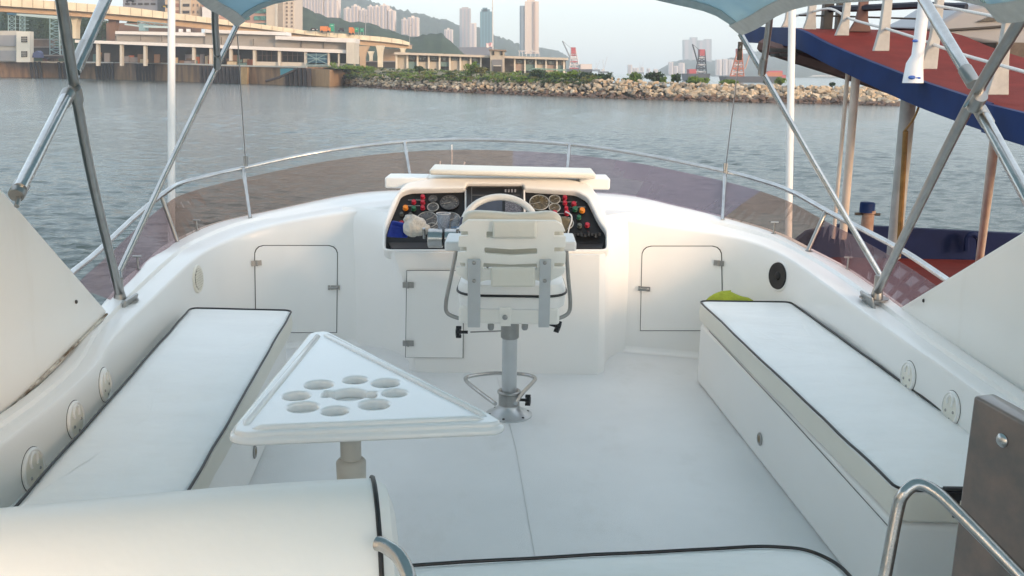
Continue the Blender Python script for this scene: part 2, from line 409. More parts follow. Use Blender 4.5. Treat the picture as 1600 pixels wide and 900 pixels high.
wing([(1400, 484), (1600, 361), (1600, 620)], 1.60, 1, 'grey white moulded side wing rising aft on the right of the cockpit')

# ------------------------------------------------------------------ benches and their loose cushions
def poly_box(name, pts, z0, z1, m, parent, bevel=.012, **kw):
    g = MB().prism([Vector((p.x, p.y, z0)) for p in pts], (0, 0, z1 - z0)); return part(g, name, m, parent, bevel=bevel, **kw)
def cushion(label, pts, z0, z1, rad=.05, group='loose cushions on the benches', pipe=True, m=vinyl, border=None):
    q0 = roundpoly([(p.x, p.y) for p in pts], rad, 6); q = []
    for i in range(len(q0)):
        a_, b_ = Vector(q0[i]), Vector(q0[(i + 1) % len(q0)]); n_ = max(1, int((b_ - a_).length / .07))
        for k in range(n_):
            p_ = lerp(a_, b_, k / n_); j_ = .004 if n_ > 2 else 0
            q.append((p_.x + j_ * noise.noise(Vector((p_.x * 5, p_.y * 5, z0))), p_.y + j_ * noise.noise(Vector((p_.x * 5, p_.y * 5, 7)))))
    cx = sum(a for a, b in q) / len(q); cy = sum(b for a, b in q) / len(q)
    t = thing('seat_cushion', label, 'cushion', (cx, cy, z0), group)
    def sh(d): return [Vector((x, y, 0)) for x, y in inset(q, d)]
    rows = []
    for d, z in ((.02, z0), (.004, z0 + .012), (-.002, (z0 + z1) / 2), (.002, z1 - .010), (.008, z1 - .002), (.022, z1 + .002)):
        rows.append([Vector((p.x, p.y, z)) for p in sh(d)])
    rows.append([lerp(p, Vector((cx, cy, p.z)), .12) + Vector((0, 0, .006)) for p in rows[-1]])
    g = MB().grid(rows, True)
    n = len(q); g.f.append(tuple(range(n - 1, -1, -1)))
    top = rows[-1]; c0 = len(g.v)
    # domed fan top
    cpt = Vector((cx, cy, z1 + .010)); K = 10; o = (len(rows) - 1) * n; prev_ = [o + i for i in range(n)]
    for r_ in range(1, K):
        k0 = len(g.v)
        for p in top:
            v_ = lerp(p, cpt, r_ / K); w_ = min(1, r_ / 3)
            crease = abs(noise.noise(Vector((v_.x * 1.4 + v_.y * .5, v_.y * 5.0 - v_.x * 1.5, 3.3)))) ; v_ = v_ + Vector((0, 0, w_ * (.007 * noise.noise(Vector((v_.x * 3, v_.y * 2.2, 1))) - .0028 * max(0, .16 - crease) / .16))); g.v.append(v_)
        for i in range(n):
            j = (i + 1) % n; g.f.append((prev_[i], prev_[j], k0 + j, k0 + i))
        prev_ = [k0 + i for i in range(n)]
    g.v.append(cpt); c0 = len(g.v) - 1
    for i in range(n): g.f.append((prev_[i], prev_[(i + 1) % n], c0))
    part(g, 'cover', m, t)
    if border: part(MB().grid([[p + (p - Vector((cx, cy, p.z))).normalized() * .0012 for p in r_] for r_ in rows[:4]], True), 'border', border, t)
    if pipe:
        pr = [Vector((p.x, p.y, z1 + .001 + .003 * noise.noise(p * 4))) for p in sh(.003)]
        part(MB().tube(pr, .0042, 8, closed=True), 'piping', piping, t)
    return t
def inset(q, d):
    n = len(q); area = sum(q[i][0] * q[(i + 1) % n][1] - q[(i + 1) % n][0] * q[i][1] for i in range(n)); s = 1 if area > 0 else -1
    out = []
    for i in range(n):
        a = Vector(q[i - 1]); p = Vector(q[i]); b = Vector(q[(i + 1) % n]); t = (b - a)
        if t.length < 1e-6: out.append(tuple(p)); continue
        t.normalize(); nn = Vector((-t.y, t.x)) * s; out.append((p.x + nn.x * d, p.y + nn.y * d))
    return out
zc = .41
Lc = [PZ(297, 481, zc), PZ(458, 485, zc), PZ(290, 778, zc), Vector((-.88, 1.45, zc)), Vector((-1.36, 1.45, zc)), PZ(10, 806, zc)]
Rc = [PZ(1091, 470, zc), PZ(1236, 472, zc), PZ(1505, 665, zc), Vector((1.46, 2.36, zc)), PZ(1402, 766, zc)]
t = thing('bench', 'built in white bench along the left side under the long grey cushion', 'bench', (-1.2, 3, 0), 'side benches')
bl = [p + Vector((-.02, -.02, 0)) for p in (PZ(458, 485, zc), )]
LB = [Vector((-1.56, Lc[0].y - .03, 0)), Vector((Lc[1].x - .03, Lc[1].y - .03, 0)), Vector((Lc[2].x - .03, Lc[2].y, 0)), Vector((-.91, 1.45, 0)), Vector((-1.42, 1.45, 0))]
poly_box('base', LB, 0, .305, gel, t, .02)
def latch_ring(p, n, parent):
    part(MB().lathe(p, [(.026, 0), (.026, .004), (.020, .007), (.018, .004)], 24, n), 'latch_ring', chromed, parent)
    part(MB().lathe(p + n * .003, [(.017, 0), (.014, .003), (.005, .006)], 20, n), 'latch_button', mat('latch_brown', (.25, .2, .13), .4, .5), parent)
def on_side(px, py, P0, P1):      # point on the vertical plane through P0-P1
    n = Vector((P1.y - P0.y, -(P1.x - P0.x), 0)).normalized(); d = ray(px, py); k = (P0 - CAM).dot(n) / d.dot(n)
    if n.dot(CAM - P0) < 0: n = -n
    return CAM + d * k, n
p, n = on_side(397, 706, LB[1], LB[2]); latch_ring(p + n * .001, n, t)
cushion('long pale grey cushion with black piping on the left bench', Lc, .31, zc, border=cream)
t = thing('bench', 'built in white bench along the right side with a round brass latch', 'bench', (1.2, 3.3, 0), 'side benches')
RB = [Vector((Rc[0].x + .010, Rc[0].y - .02, 0)), Vector((1.46, Rc[1].y - .02, 0)), Vector((1.47, Rc[-1].y + .01, 0)), Vector((Rc[-1].x + .010, Rc[-1].y + .01, 0))]
poly_box('base', RB, 0, .305, gel, t, .02)
P0, P1 = RB[0], RB[3]
q = [on_side(x, y, P0, P1) for x, y in ((1108, 517), (1230, 648), (1388, 822))]
part(MB().tube([a + n * .0005 for a, n in q], .0018, 6), 'lid_joint', mat('joint_soft', (.22, .22, .21), .8), t)
p, n = on_side(1188, 686, P0, P1); latch_ring(p + n * .001, n, t)
cushion('grey white cushion with black piping and deep cream border on the right bench', Rc, .31, zc, .05, border=cream)
# deeper cream border of that cushion is its own cover skirt; aft seat with cushion under the camera
t = thing('aft_seat', 'low white aft seat with rounded right end in the foreground', 'seat', (.2, 1.3, 0))
AP = [PZ(600, 886, .43), PZ(900, 868, .43), PZ(1190, 853, .43), PZ(1262, 858, .43), PZ(1310, 880, .43), PZ(1352, 925, .43), Vector((.85, .9, .43)), Vector((-.7, .9, .43)), Vector((-.7, PZ(600, 886, .43).y - .03, .43))]
poly_box('base', [Vector((p.x * .97, p.y - .03, 0)) for p in AP], 0, .325, gel, t, .02)
cushion('white cushion with black piping on the aft seat at the bottom edge', AP, .33, .43, .04)

# bolster backrest in the left foreground
e1 = PZ(585, 757, .786); ax = Vector((-.977, -.215, 0)).normalized(); nn = Vector((-ax.y, ax.x, 0)); nn = nn if nn.y < 0 else -nn
t = thing('backrest_bolster', 'fat rounded white backrest bolster with black piping in the left foreground', 'backrest', (e1.x - .5, e1.y - .2, .40))
prof = [(-.0, -.34), (-.0, -.17)] + [(.145 - .145 * math.cos(a), -.145 + .145 * math.sin(a)) for a in [R(k * 15) for k in range(0, 13)]] + [(.29, -.34)]
c0 = e1 + ax * -.0 + nn * (-.145) + Vector((0, 0, 0))
rows = []
L = 1.7
for k in range(0, 25):
    s = k / 24 * L; end = 1
    if k == 0: pass
    rows.append([c0 + ax * s + nn * a + Vector((0, 0, b + .004 * math.sin(s * 7) * (1 if 2 < i_ < 14 else 0))) for i_, (a, b) in enumerate(prof)])
g = MB().grid(rows); m_ = len(prof)
part(g, 'cover', vinyl2, t)
capr = [[c0 - ax * o_ + nn * (.145 + (a - .145) * k_) + Vector((0, 0, (b + .2) * (1 if k_ == 1 else k_) - .2)) for a, b in prof] for o_, k_ in ((0, 1), (.022, .93), (.034, .75), (.038, .4))]
g = MB().grid(capr); o = 3 * m_; g.f.append(tuple(range(o, o + m_))); part(g, 'end_cap', vinyl2, t)
part(MB().tube([c0 + nn * (.145 + (a - .145) * 1.01) + Vector((0, 0, b * 1.0 + .001)) for a, b in prof], .0044, 8), 'piping', piping, t)
g = MB().tube(catmull([PY(590, 849, 1.41), PY(602, 853, 1.40), PY(622, 868, 1.37), PY(636, 893, 1.34), PY(643, 925, 1.32), PY(646, 975, 1.3)], 6), .0122, 14)
solo(g, 'grab_handle', chrome, 'short curved stainless grab handle beside the end of the white bolster', 'handle')

# stainless handrail and smoked companionway panel, right foreground
g = MB().tube(catmull([PY(1366, 985, 1.78), PY(1383, 900, 1.80), PY(1402, 800, 1.82), PY(1412, 772, 1.82), PY(1434, 757, 1.82), PY(1462, 768, 1.80), PY(1500, 803, 1.76), PY(1600, 905, 1.66), PY(1680, 990, 1.58)], 7), .0130, 16)
t = thing('handrail', 'bent stainless handrail in front of the dark brown panel', 'handrail', PY(1383, 960, 1.8)); part(g, 'rail', chrome, t)
smoke = mat('smoked_acrylic', (.26, .19, .155), .34, col2=(.11, .112, .11), scale=7.5, detail=8, coat=.5, bump=.02, bscale=60)
t = thing('companionway_panel', 'dark smoked brown panel standing at the right foreground with round steel bolts', 'panel', PZ(1560, 880, .2))
A = PY(1521, 617, 2.0); Bp = PY(1476, 905, 2.0); D_ = PY(1604, 662, 1.86)
u = Vector((D_.x - A.x, D_.y - A.y, 0)).normalized(); fr = planeframe(A, u, Vector((0, 0, 1)))
sl_ = (D_ - A).dot(u); dz = (D_.z - A.z) / max(sl_, .01)
q = [to2(fr, 1521, 617), to2(fr, 1620, 672)]; q2 = to2(fr, 1472, 930)
ol = [q[0], (q[0][0] + .9, q[0][1] + .9 * (q[1][1] - q[0][1]) / (q[1][0] - q[0][0])), (.9, -.75), (q[0][0] - .0, -.75)]
g = plate(None, roundpoly(ol, .01, 3), [], .055, .006, fr, None)
part(g, 'board', smoke, t)
pb = on(fr, 1567, 688); part(MB().lathe(pb, [(.0155, 0), (.0155, .004), (.010, .009), (.003, .010)], 24, fr[3]), 'bolt', chrome, t)
pb = PY(1487, 772, 2.12); g = MB().box(pb, (.05, .03, .02)); g.tube([pb + Vector((-.02, 0, .012)), pb + Vector((.03, 0, .012))], .008, 8); g.tube([pb + Vector((.015, 0, -.06)), pb + Vector((.015, 0, .012))], .007, 8); part(g, 'hinge', black, t)

# yellow green bag stuffed behind the right cushion
g = MB(); bp = PY(1135, 468, 4.70)
rows = []
for i in range(9):
    th = math.pi * i / 8; row = []
    for k in range(16):
        a = 2 * math.pi * k / 16; r_ = 1 + .14 * noise.noise(Vector((3 * math.cos(a), 3 * math.sin(a), i * .6)))
        row.append(bp + Vector((math.sin(th) * math.cos(a) * .125 * r_ + .02, math.sin(th) * math.sin(a) * .06 * r_, math.cos(th) * .05 * r_ * (1 + .3 * math.cos(a + 2.6)) - .015)))
    rows.append(row)
g.grid(rows, True)
solo(g, 'fabric_bag', mat('lime_fabric', (.42, .47, .03), .7, var=.35, scale=20, bump=.4, bscale=40), 'crumpled yellow green bag tucked behind the right bench cushion', 'bag')

# ================================================================== helm console
Yf, Yb = 4.60, 5.22
t = thing('helm_console', 'moulded white helm console with black dashboard in the middle of the front wall', 'console', PZ(795, 583, 0)); con = t
zlip = PY(800, 391, 4.63).z
def body_plan(z):
    k = max(0, min(1, z / zlip)); w0 = lerp(PY(636, 583, Yf).x, PY(601, 391, Yf).x, k ** 2.2); w1 = lerp(PY(947, 583, Yf).x, PY(949, 391, Yf).x, k ** 2)
    return catmull([Vector(q + (z,)) for q in ((w0 + .02, Yb), (w0 + .0, 4.9), (w0, Yf + .09), (w0 + .02, Yf + .03), (w0 + .06, Yf + .004), (w0 + .12, Yf), (w1 - .12, Yf), (w1 - .06, Yf + .004), (w1 - .02, Yf + .03), (w1, Yf + .09), (w1, 4.9), (w1 - .02, Yb))], 4)
g = MB(); rws = [body_plan(z) for z in (-.01, .1, .2, .3, .4, .5, .56, zlip - .012)]; g.grid(rws)
n_ = len(rws[0]); o = 7 * n_; g.f.append(tuple(range(o, o + n_))); part(g, 'body', gel, t)
for sg, pw, pf in ((-1, 536, 601), (1, 1012, 949)):    # smooth flanks that fair the console into the wall
    rws = []
    for z in (-.01, .1, .3, .5, .62, .68, .72, .745, .755):
        k = max(0, min(1, z / zlip)); xf = lerp(PY(636 if sg < 0 else 947, 583, Yf).x, PY(pf, 391, Yf).x, k ** 2.2)
        a_ = Vector((xf - sg * .004, Yf + .10 + max(0, z - .6) * 1.2, z)); w_ = Vector((PY(pw, 450, 5.15).x, 5.10 + .10 * z, z)); m_ = Vector((xf + sg * .03, 5.02 + .06 * z, z))
        rws.append([(a_ * (1 - u_) ** 2 + m_ * 2 * u_ * (1 - u_) + w_ * u_ * u_) + Vector((0, .05 * max(0, (z - .70) / .055) ** 2 * .6, 0)) for u_ in [i / 10 for i in range(11)]] + [Vector((xf, 5.25, z))])
    g = MB().grid(rws, True); g.f.append(tuple(range(8 * 12, 9 * 12))); part(g, 'flank', gel, t)
# tilted dash plane
O0 = PY(600, 391, Yf + .02); U = Vector((1, 0, 0)); Ttop = PY(795, 283, 4.98); V = Vector((0, Ttop.y - (Yf + .02), Ttop.z - O0.z))
fr = planeframe(O0, U, V)
outer = roundpoly([to2(fr, *p) for p in ((597, 392), (598, 350), (612, 312), (632, 285), (680, 277), (880, 277), (920, 286), (940, 312), (951, 350), (952, 392))], .04, 4)
hole = roundpoly([to2(fr, *p) for p in ((602, 389), (602, 362), (607, 345), (626, 300), (640, 295), (727, 293), (729, 286), (817, 287), (819, 293), (900, 298), (918, 308), (936, 345), (947, 360), (947, 389))], .022, 4)
g = plate(None, outer, [hole], .07, .010, fr, None); part(g, 'dash_frame', gel, t, smooth=True)
back = Vector((0, .42, -.02))
oc = [fr[0] + fr[1] * a + fr[2] * b - fr[3] * .06 for a, b in outer]
g = MB().grid([oc, [p + back for p in oc]], True); g.f.append(tuple(range(len(oc), 2 * len(oc)))); part(g, 'hood', gel, t)
g = plate(None, inset(hole, -.008), [], .012, 0, (fr[0] - fr[3] * .038, fr[1], fr[2], fr[3]), None); part(g, 'dash_panel', mat('dash_black', (.008, .009, .011), .5, var=.3, scale=12, spec=.3), t)
# black shelf at the foot of the dash
sh = [on(fr, x, y, -.034) for x, y in ((606, 372), (944, 372))] + [on(fr, x, y, -.002) for x, y in ((940, 387.5), (612, 387.5))]
g = MB().prism(sh, Vector((0, 0, -.008))); part(g, 'shelf', black, t)
# overhanging shelf boards on top
def board(x0, y0, x1, y1, Y, dep, name, m=gel, bev=.01, label=None):
    a = PY(x0, y0, Y); b = PY(x1, y1, Y); h = PY(x0, y1, Y); z0 = min(h.z, b.z); z1 = a.z
    return part(MB().box(((a.x + b.x) / 2, Y + dep / 2, (z0 + z1) / 2), (b.x - a.x, dep, abs(z1 - z0))), name, m, t, bevel=bev, label=label)
board(601, 277, 668, 294, 5.0, .20, 'chart_tray'); board(905, 278, 953, 296, 5.0, .20, 'chart_tray')
board(612, 277, 940, 282, 5.04, .2, 'chart_tray_back')
a = PY(671, 266, 4.93); b = PY(931, 268, 4.93)
part(MB().box(((a.x + b.x) / 2, 5.06, (a.z + b.z) / 2 - .016), (b.x - a.x, .28, .030), Matrix.Rotation(R(.6), 3, 'Y')), 'visor', cream, t, bevel=.011)
# centre unit: chart plotter
cu = [to2(fr, *p) for p in ((730, 288), (816, 288), (818, 350), (728, 350))]
g = plate(None, roundpoly(cu, .008, 2), [], .03, .003, (fr[0] - fr[3] * .012, fr[1], fr[2], fr[3]), None); mon = part(g, 'chart_plotter', black, t)
scr = mat('screen_glass', (.035, .045, .07), .15, var=.3, scale=8); scr2 = mat('sonar_screen', (.03, .032, .045), .2, col2=(.12, .12, .14), scale=180, sharp=True)
F2 = (fr[0] + fr[3] * .004, fr[1], fr[2], fr[3])
g = plate(None, [to2(fr, *p) for p in ((743, 310), (785, 310), (785, 346), (741, 346))], [], .006, .001, F2, None); part(g, 'screen', scr, mon)
g = plate(None, [to2(fr, *p) for p in ((789, 310), (813, 310), (815, 340), (789, 340))], [], .006, .001, F2, None); part(g, 'screen', scr2, mon)
g = MB()
for x0, y0, x1, y1 in ((737, 293, 812, 293), (737, 293, 737, 346), (737, 306, 812, 306)): g.tube([on(fr, x0, y0, .005), on(fr, x1, y1, .005)], .0018, 5)
part(g, 'trim', mat('grey_trim', (.12, .12, .12), .4), mon)
for i in range(4):
    part(MB().box(on(fr, 790 + i * 5, 299, .005), (.009, .004, .016)), 'key', mat('key_grey', (.22, .22, .24), .5), mon)
for x0 in (727.5, 818.8):
    part(MB().tube([on(fr, x0, 291, -.028), on(fr, x0 + (1.5 if x0 > 800 else 0), 352, -.028)], .006, 6), 'divider', gel, t)
facem = mat('gauge_face', (.03, .032, .035), .3, col2=(.075, .075, .075), scale=60, sharp=True)
facew = mat('gauge_face_warm', (.035, .028, .015), .3, col2=(.10, .075, .035), scale=60, sharp=True)
bez = mat('gauge_bezel', (.42, .41, .38), .3, .6)
Z = -.031
def gauge(px, py, rpx, face, bezel=True):
    c = on(fr, px, py, Z); r_ = rpx * (c - CAM).length / F; n = fr[3]
    gg = part(MB().lathe(c, [(r_ * .96, 0), (r_ * .96, .003), (r_ * .9, .004)], 28, n), 'gauge', face, t)
    part(MB().lathe(c + n * .003, [(r_, 0), (r_, .005), (r_ * .93, .008), (r_ * .86, .006), (r_ * .86, .001)], 28, n) if False else MB().tube([c + n * .004 + (fr[1] * math.cos(a) + fr[2] * math.sin(a)) * r_ * .95 for a in [2 * math.pi * k / 28 for k in range(28)]], r_ * (.055 if rpx > 12 else .09), 6, closed=True), 'bezel', bez if bezel else mat('gauge_ring_dark', (.05, .05, .055), .3), gg)
    g_ = MB(); 
    for k in range(11):
        a = R(-40 + k * 26); d_ = fr[1] * math.cos(a) + fr[2] * math.sin(a); g_.tube([c + n * .0055 + d_ * r_ * .66, c + n * .0055 + d_ * r_ * .84], r_ * .022, 4)
    a = R(random.choice((30, 210, 200, 35))); d_ = fr[1] * math.cos(a) + fr[2] * math.sin(a)
    g_.tube([c + n * .006 - d_ * r_ * .1, c + n * .006 + d_ * r_ * .62], r_ * .035, 4)
    part(g_, 'needle_and_marks', mat('gauge_marks', (.30, .29, .26), .5), gg)
for a in ((702, 311, 15, facem, False), (676, 305, 7, facem, False), (676, 318, 9, facem), (667, 338, 17, facem), (703, 339, 17, facem), (675, 352, 12, facem),
          (843, 311, 16, facew), (867, 306, 9, facew), (867, 319, 9, facew), (847, 337, 15, facem), (884, 343, 13, facew)): gauge(*a)
cols = dict(r=mat('button_red', (.36, .010, .03), .35), o=mat('button_orange', (.70, .22, .01), .35), g=mat('button_green', (.01, .10, .05), .35), k=mat('button_grey', (.07, .08, .07), .4))
for px, py, c_, s in ((660, 303, 'r', 4), (660, 311.5, 'r', 4), (660, 320, 'r', 4), (646, 311, 'r', 4), (633, 320, 'o', 4.6), (646, 321, 'g', 4.2), (627, 330, 'k', 3.2), (641, 331, 'k', 3.4), (627, 344, 'r', 3.8),
                      (883, 304, 'r', 4), (883, 312.5, 'r', 4), (885, 321, 'r', 3.6), (897, 314, 'r', 4.4), (867, 328, 'r', 4.4), (886, 328, 'r', 4.8), (910, 324, 'o', 4.8), (899, 322, 'g', 5), (905, 335, 'g', 4), (906, 348, 'k', 4), (918, 347, 'r', 4.2)):
    c = on(fr, px, py, Z); r_ = s * .0029
    part(MB().lathe(c, [(r_ * 1.1, 0), (r_ * 1.1, .004), (r_, .005), (r_, .016), (r_ * .8, .019)], 14, fr[3]), 'button', cols[c_], t)
g = MB()
for x0, y0, x1, y1 in ((637, 307, 664, 307), (635, 316, 656, 316), (876, 310, 902, 310), (892, 318, 915, 318), (865, 328, 888, 328)): g.tube([on(fr, x0, y0, Z + .003), on(fr, x1, y1, Z + .003)], .0016, 5)
part(g, 'button_links', bez, t)
g = MB()
for k in range(9): g.box(on(fr, 892 + k * 5.6, 362 + 1.2 * math.sin(k * 2), -.02), (.012, .03, .014 + .008 * (k % 2)))
part(g, 'switch_row', mat('switch_dark', (.03, .032, .036), .25), t, kind='stuff')
# centre door in the console front
fr2 = (Vector((0, Yf - .008, 0)), Vector((1, 0, 0)), Vector((0, 0, 1)), Vector((0, -1, 0)))
dq = [to2(fr2, *p) for p in ((636, 423), (724, 423), (723, 559), (634, 558))]
d_ = plate('door_gap', inset(dq, -.0035), [], .003, 0, fr2, seam, t)
ofs = (fr2[0] + Vector((0, -.003, 0)),) + fr2[1:]
d_ = plate('console_door', dq, [], .004, .001, ofs, gel, t)
for px, py in ((638, 445), (638, 536)): part(hinge_mb(on(ofs, px, py, .001), fr2[3]), 'hinge', chromed, d_)
# engine control drums on the left of the wheel
t2 = con
for x0, x1 in ((668, 692), (694, 714)):
    a = PY(x0, 373, 4.40); b = PY(x1, 373, 4.40); cy = Vector(((a.x + b.x) / 2, 4.42, a.z)); wd = b.x - a.x
    part(MB().lathe(cy - Vector((wd / 2, 0, 0)), [(.040, 0), (.046, .004), (.046, wd - .004), (.040, wd)], 32, (1, 0, 0)), 'control_drum', chrome, con)
part(MB().box(PY(690, 381, 4.53), (.14, .10, .03)), 'control_base', black, con, bevel=.01)
for x in (663, 716):
    part(MB().tube([PY(x, 372, 4.42), PY(x, 372, 4.42) + Vector((0, -.02, .05))], .008, 8), 'control_lever', chrome, con)

# steering wheel
t = thing('steering_wheel', 'white rimmed steering wheel showing above the back of the helm chair', 'steering wheel', PY(781, 352, 4.42))
cW = PY(781, 353, 4.42); el = R(46); nW = Vector((0, -math.cos(el), math.sin(el))); uW = Vector((1, 0, 0)); vW = nW.cross(uW); rW = 57 * 4.5 / F
part(MB().tube([cW + (uW * math.cos(a) + vW * math.sin(a)) * rW for a in [2 * math.pi * k / 48 for k in range(48)]], .0165, 12, closed=True), 'rim', mat('wheel_white', (.72, .71, .67), .4), t)
for a in (R(90), R(210), R(330)):
    d_ = uW * math.cos(a) * -1 + vW * math.sin(a) * -1
    part(MB().tube([cW, cW + d_ * rW * .5 - nW * .01, cW + d_ * rW], [.012, .009, .009], 10), 'spoke', black, t)
part(MB().lathe(cW - nW * .03, [(.03, 0), (.045, .015), (.045, .035), (.03, .05)], 24, nW), 'hub', black, t)
part(MB().tube([cW - nW * .02, cW - nW * .24], .022, 12), 'shaft', black, t)
a_ = R(200); 
part(MB().tube([cW + (uW * math.cos(a) + vW * math.sin(a)) * rW for a in (R(168), R(174), R(180), R(186))], .0185, 12), 'tape', mat('navy_tape', (.01, .012, .05), .5), t)

# things lying on the dash shelf
def blob(ctr, rx, ry, rz, amp, seed, n=18, m=24, fq=2.5):
    rows = []
    for i in range(n + 1):
        th = math.pi * i / n; row = []
        for k in range(m):
            a = 2 * math.pi * k / m; d_ = Vector((math.sin(th) * math.cos(a), math.sin(th) * math.sin(a), math.cos(th)))
            r_ = 1 + amp * noise.fractal(d_ * fq + Vector((seed, 0, 0)), 1, 2, 3)
            row.append(ctr + Vector((d_.x * rx * r_, d_.y * ry * r_, d_.z * rz * r_)))
        rows.append(row)
    return MB().grid(rows, True)
g = MB().prism([PY(x, y, 4.56) for x, y in ((604, 370), (636, 372), (634, 350), (612, 345))], (0, .05, -.005)); g.prism([PY(x, y, 4.545) for x, y in ((606, 371), (630, 372), (626, 356), (611, 352))], (0, .02, 0))
solo(g, 'folded_cloth', mat('blue_cloth', (.01, .035, .30), .8, var=.3, scale=14, bump=.5, bscale=30), 'bright royal blue folded cloth in the left corner of the dash', 'cloth', bevel=.006)
t = thing('white_rag', 'crumpled white fluffy rag on the dash between blue cloth and steel drums', 'rag', PY(648, 366, 4.5))
fl = mat('fluffy_white', (.66, .63, .57), .95, var=.3, scale=30, bump=.6, bscale=60)
part(blob(PY(648, 354, 4.50), .056, .045, .052, .22, 1.3, fq=1.3), 'bundle', fl, t)
part(blob(PY(661, 358, 4.49), .036, .03, .026, .25, 5.1, fq=1.5), 'fold', fl, t)
part(blob(PY(641, 342, 4.51), .034, .025, .020, .25, 9.1, fq=1.5), 'fold', fl, t)
glass = bpy.data.materials.new('clear_plastic'); glass.use_nodes = True
N = glass.node_tree; b = N.nodes['Principled BSDF']; tr = N.nodes.new('ShaderNodeBsdfTransparent'); mx = N.nodes.new('ShaderNodeMixShader'); tr.inputs[0].default_value = (.86, .9, .95, 1)
b.inputs['Roughness'].default_value = .08; b.inputs['Base Color'].default_value = (.5, .55, .6, 1); mx.inputs[0].default_value = .22
N.links.new(tr.outputs[0], mx.inputs[1]); N.links.new(b.outputs[0], mx.inputs[2]); N.links.new(mx.outputs[0], N.nodes['Material Output'].inputs[0])
c = PY(693, 362, 4.50); c.z -= .0
t = thing('plastic_cup', 'clear plastic cup standing on the dash behind the steel drums', 'cup', c)
part(MB().grid([[c + Vector((r_ * math.cos(a), r_ * math.sin(a), h)) for a in [2 * math.pi * k / 24 for k in range(24)]] for r_, h in ((.001, .003), (.026, .0), (.029, .04), (.034, .088), (.031, .088), (.027, .04), (.024, .006))], True), 'wall', glass, t)
part(MB().tube([c + Vector((.034 * math.cos(a), .034 * math.sin(a), .089)) for a in [2 * math.pi * k / 24 for k in range(24)]], .0022, 6, closed=True), 'lip', mat('cup_lip', (.55, .57, .6), .2), t)
c = PY(714, 372, 4.47)
t = thing('water_bottle', 'small clear plastic bottle with blue label beside the plastic cup', 'bottle', c)
part(MB().lathe(c, [(.026, 0), (.029, .01), (.029, .075), (.012, .10), (.012, .112)], 20), 'bottle_wall', glass, t)
part(MB().lathe(c + Vector((0, 0, .012)), [(.0295, 0), (.0295, .04)], 20), 'bottle_label', mat('label_blue', (.04, .20, .38), .5, var=.5, scale=60), t)
# microphone with coiled cord, right of the chair
t = thing('radio_microphone', 'handheld radio microphone with pale cord hanging from the right dash', 'microphone', PY(886, 372, 4.52))
part(MB().box(PY(880, 352, 4.56), (.05, .025, .08), Matrix.Rotation(R(20), 3, 'Y')), 'handset', mat('mic_brown', (.12, .10, .06), .5), t, bevel=.01)
part(MB().tube(catmull([PY(884, 331, 4.6), PY(892, 336, 4.57), PY(893, 345, 4.55), PY(889, 357, 4.53), PY(887, 370, 4.5)], 6), .0035, 8), 'cord', mat('cord_white', (.7, .7, .68), .5), t)
g = MB(); q = [PY(884 + k * .42 , 370 + 1.5 * math.sin(k * 1.7), 4.48 + .008 * math.cos(k * 1.7)) for k in range(24)]; g.tube(q, .003, 6)
part(g, 'coil', mat('cord_bright', (.8, .8, .8), .3), t)

# ================================================================== helm chair
yC = 3.99
t = thing('helm_chair', 'white plastic helm chair seen from behind on an aluminium pedestal', 'chair', PZ(795, 648, 0)); ch = t
pc = PZ(795, 648, 0); 
part(MB().lathe(pc, [(.104, 0), (.104, .006), (.085, .012), (.052, .035), (.047, .05)], 40), 'base_plate', alu, t)
for a in range(6):
    aa = R(a * 60 + 15); part(MB().lathe(pc + Vector((.088 * math.cos(aa), .088 * math.sin(aa), .009)), [(.007, 0), (.005, .004)], 8), 'bolt', black, t)
zt = PY(792, 528, yC).z
part(MB().lathe(pc, [(.033, .05), (.033, zt)], 32), 'post', alu, t)
part(MB().lathe(pc, [(.047, .045), (.047, .10), (.043, .104), (.040, .11)], 32), 'collar', chromed, t)
part(MB().lathe(pc, [(.036, zt - .005), (.040, zt), (.040, zt + .075)], 32), 'top_sleeve', chromed, t)
zr = .115
q = catmull([PZ(774, 631, zr), PZ(755, 617, zr), PZ(730, 597, zr), PZ(731, 589, zr), PZ(760, 584, zr), PZ(790, 583, zr), PZ(820, 585, zr), PZ(835, 590, zr), PZ(833, 597, zr), PZ(815, 616, zr), PZ(806, 630, zr)], 5)
part(MB().tube(q, .009, 10), 'footrest', chrome, t)
part(MB().tube([pc + Vector((.044 * math.cos(a), .044 * math.sin(a), .108)) for a in [2 * math.pi * k / 28 for k in range(28)]], .009, 10, closed=True), 'footrest_ring', chromed, t)
def knob(c, d, r_=.024):
    d = d.normalized(); g = MB().tube([c, c + d * .03], .007, 8)
    g.lathe(c + d * .028, [(.010, 0), (r_, .008), (r_, .018), (r_ * .6, .024)], 14, d)
    for k in range(6):
        a = R(60 * k); u_ = d.orthogonal().normalized(); v_ = d.cross(u_); g.tube([c + d * .028 + (u_ * math.cos(a) + v_ * math.sin(a)) * r_ * .85, c + d * .05 + (u_ * math.cos(a) + v_ * math.sin(a)) * r_ * .85], .007, 6)
    return part(g, 'knob', black, t)
knob(pc + Vector((.045, -.01, .075)), Vector((1, -.1, 0)))
kz = PY(740, 519, 3.9); part(MB().tube([PY(735, 519, 3.9), PY(784, 517, 3.96)], .0035, 8), 'lever_rod', chromed, t)
knob(PY(731, 519, 3.9), Vector((-1, 0, 0)), .026); knob(PY(858, 506, 3.95), Vector((1, -.1, -.3)), .026)
